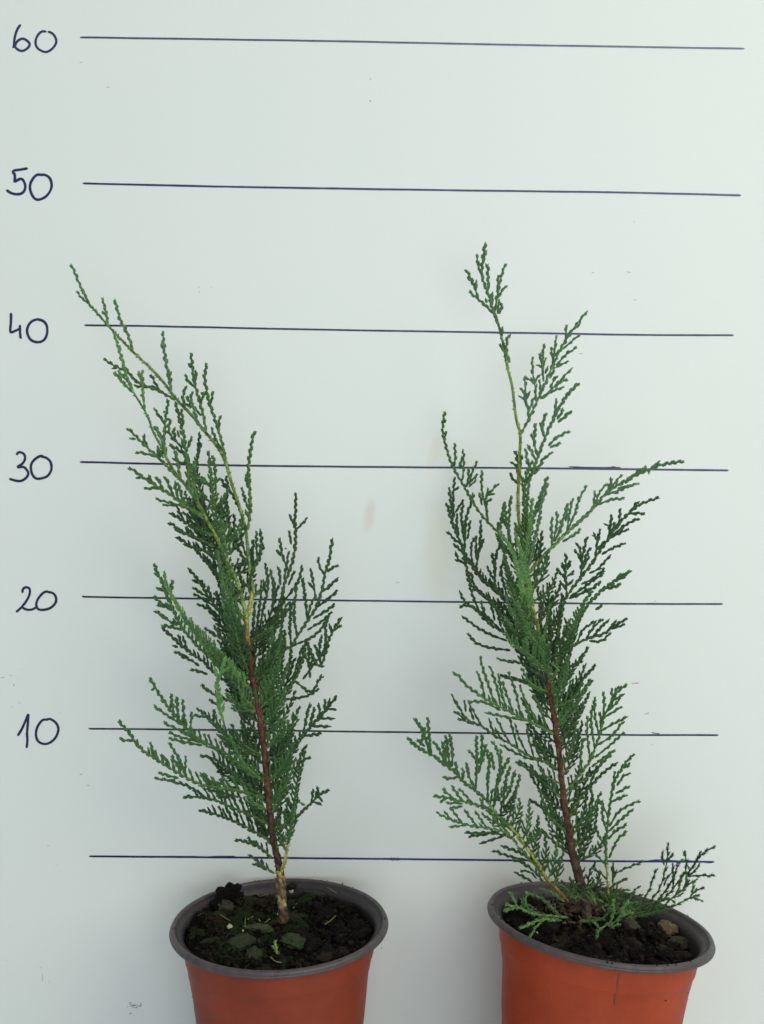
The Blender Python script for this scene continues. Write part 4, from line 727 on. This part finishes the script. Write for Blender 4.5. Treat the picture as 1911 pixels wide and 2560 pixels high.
# dark clod heaped against the left rim
m = MB(); rs = random.Random(8)
for k in range(70):
    a = max(-1.6, min(1.6, rs.gauss(0, 1))); p = onsoil("P %d,%d" % (350 + a * 62, 375 + a * -28), TL); q = TL.inverted() @ p; r = math.hypot(q.x, q.y); k_ = min(1, .070 * rs.uniform(.93, 1.03) / r)
    q = Vector((q.x * k_, q.y * k_, rs.uniform(-.006, .0062 - abs(a + .2) * .002))); chunk(m, TL @ q, rs.uniform(.0012, .0036), (.011, .009, .008), rs, .8)
tag(m.build('soil_clod', M_soil), 'black crumbly clod heaped against the back left rim of the left pot', 'clod')
# fibres: roots and straws on the soil
def fibre(pts, TT, col, rad, lab, dz=-.0075, nm='root_fibre', lift=.002, grp='thin roots and straws on the soil'):
    P = [onsoil(pts.split()[0] + ' ' + t, TT, lift + .0015 * random.random(), dz) for t in pts.split()[1:]]; P = smooth_path(P, 6); m = MB()
    m.tube(P, [rad] * len(P), [col] * len(P), 5, True); tag(m.build(nm, M_bit, None, True), lab, 'root fibre', grp)
PALE = lin(150, 146, 110)
fibre("P 555,395 590,382 640,382 690,395 740,380", TL, lin(110, 104, 84), .0003, 'dull curved root behind and left of the stem base')
fibre("P 600,575 640,560 662,545 680,570 710,590 760,580", TL, lin(160, 158, 100), .00034, 'wavy yellowish root left of the pellet under the stem')
fibre("P 405,570 470,590 530,610 590,635", TL, lin(104, 120, 72), .0004, 'straight green stalk running right from above the round pellet')
fibre("P 608,530 588,580 590,630 602,665", TL, lin(96, 120, 62), .0004, 'green stalk crossing the straight one, curving towards the front')
fibre("P 885,495 920,480 950,450 972,440", TL, PALE, .00032, 'short pale root rising right of the stem base')
fibre("P 1135,605 1175,580 1212,552", TL, lin(120, 118, 80), .00034, 'straight straw on the dark right part of the soil')
fibre("P 465,410 495,428", TL, PALE, .00036, 'short pale splinter behind the striped chip on the left')
fibre("P 760,850 800,858 850,860", TL, PALE, .0003, 'thin straw lying along the inner front rim of the left pot')
fibre("P 1250,320 1300,335 1350,360", TL, lin(126, 112, 90), .0003, 'thin fibre high on the back right of the left pot', lift=.006)
fibre("G 985,635 1020,620 1050,608", TR, lin(130, 118, 96), .0003, 'short dry straw behind the tan stone', -.0095)
fibre("G 362,735 368,752 364,768", TR, lin(214, 206, 190), .0006, 'short white splinter at the front left of the right pot soil', -.0095)
# weed seedling
m = MB(); P = [onsoil("P 812,815", TL, 0), onsoil("P 805,790", TL, .003), onsoil("P 795,770", TL, .006)]
twig(m, P, Vector((0, -1, 0)), .0006, .0005, lin(120, 140, 60), lin(150, 176, 80), .003)
P = [onsoil("P 805,800", TL, .002), onsoil("P 790,790", TL, .004), onsoil("P 778,782", TL, .005)]; twig(m, P, Vector((0, -1, 0)), .0005, .0005, lin(120, 140, 60), lin(150, 176, 80), .0025)
tag(m.build('fallen_sprig', M_leaf), 'tiny yellow-green sprig lying near the front rim of the left pot', 'sprig')
# dead brown twigs round the right stem base
m = MB(); rs = random.Random(17)
for k in range(300):
    cx, cy, sx, sy = rs.choice([(590, 590, 70, 40), (560, 640, 80, 36), (900, 520, 70, 22), (740, 560, 80, 24), (1020, 540, 60, 24), (700, 620, 60, 26)])
    p = onsoil("G %f,%f" % (rs.gauss(cx, sx), rs.gauss(cy, sy)), TR, rs.uniform(0, .011), -.0095)
    d = Vector((rs.uniform(-1, 1), rs.uniform(-1, 1), rs.uniform(-.3, .9))).normalized(); c = mix(lin(140, 120, 100), lin(84, 66, 52), rs.random())
    q = [p, p + d * .003, p + d * .006 + Vector((rs.uniform(-.001, .001), 0, rs.uniform(-.001, .001)))]
    twig(m, q, Vector((0, -1, .2)), .00034, .00028, c, c, .0020, .0018)
tag(m.build('dead_twigs', M_bit), 'tangle of dry brown needle twigs around the right stem base', 'dead twigs', kind='stuff')
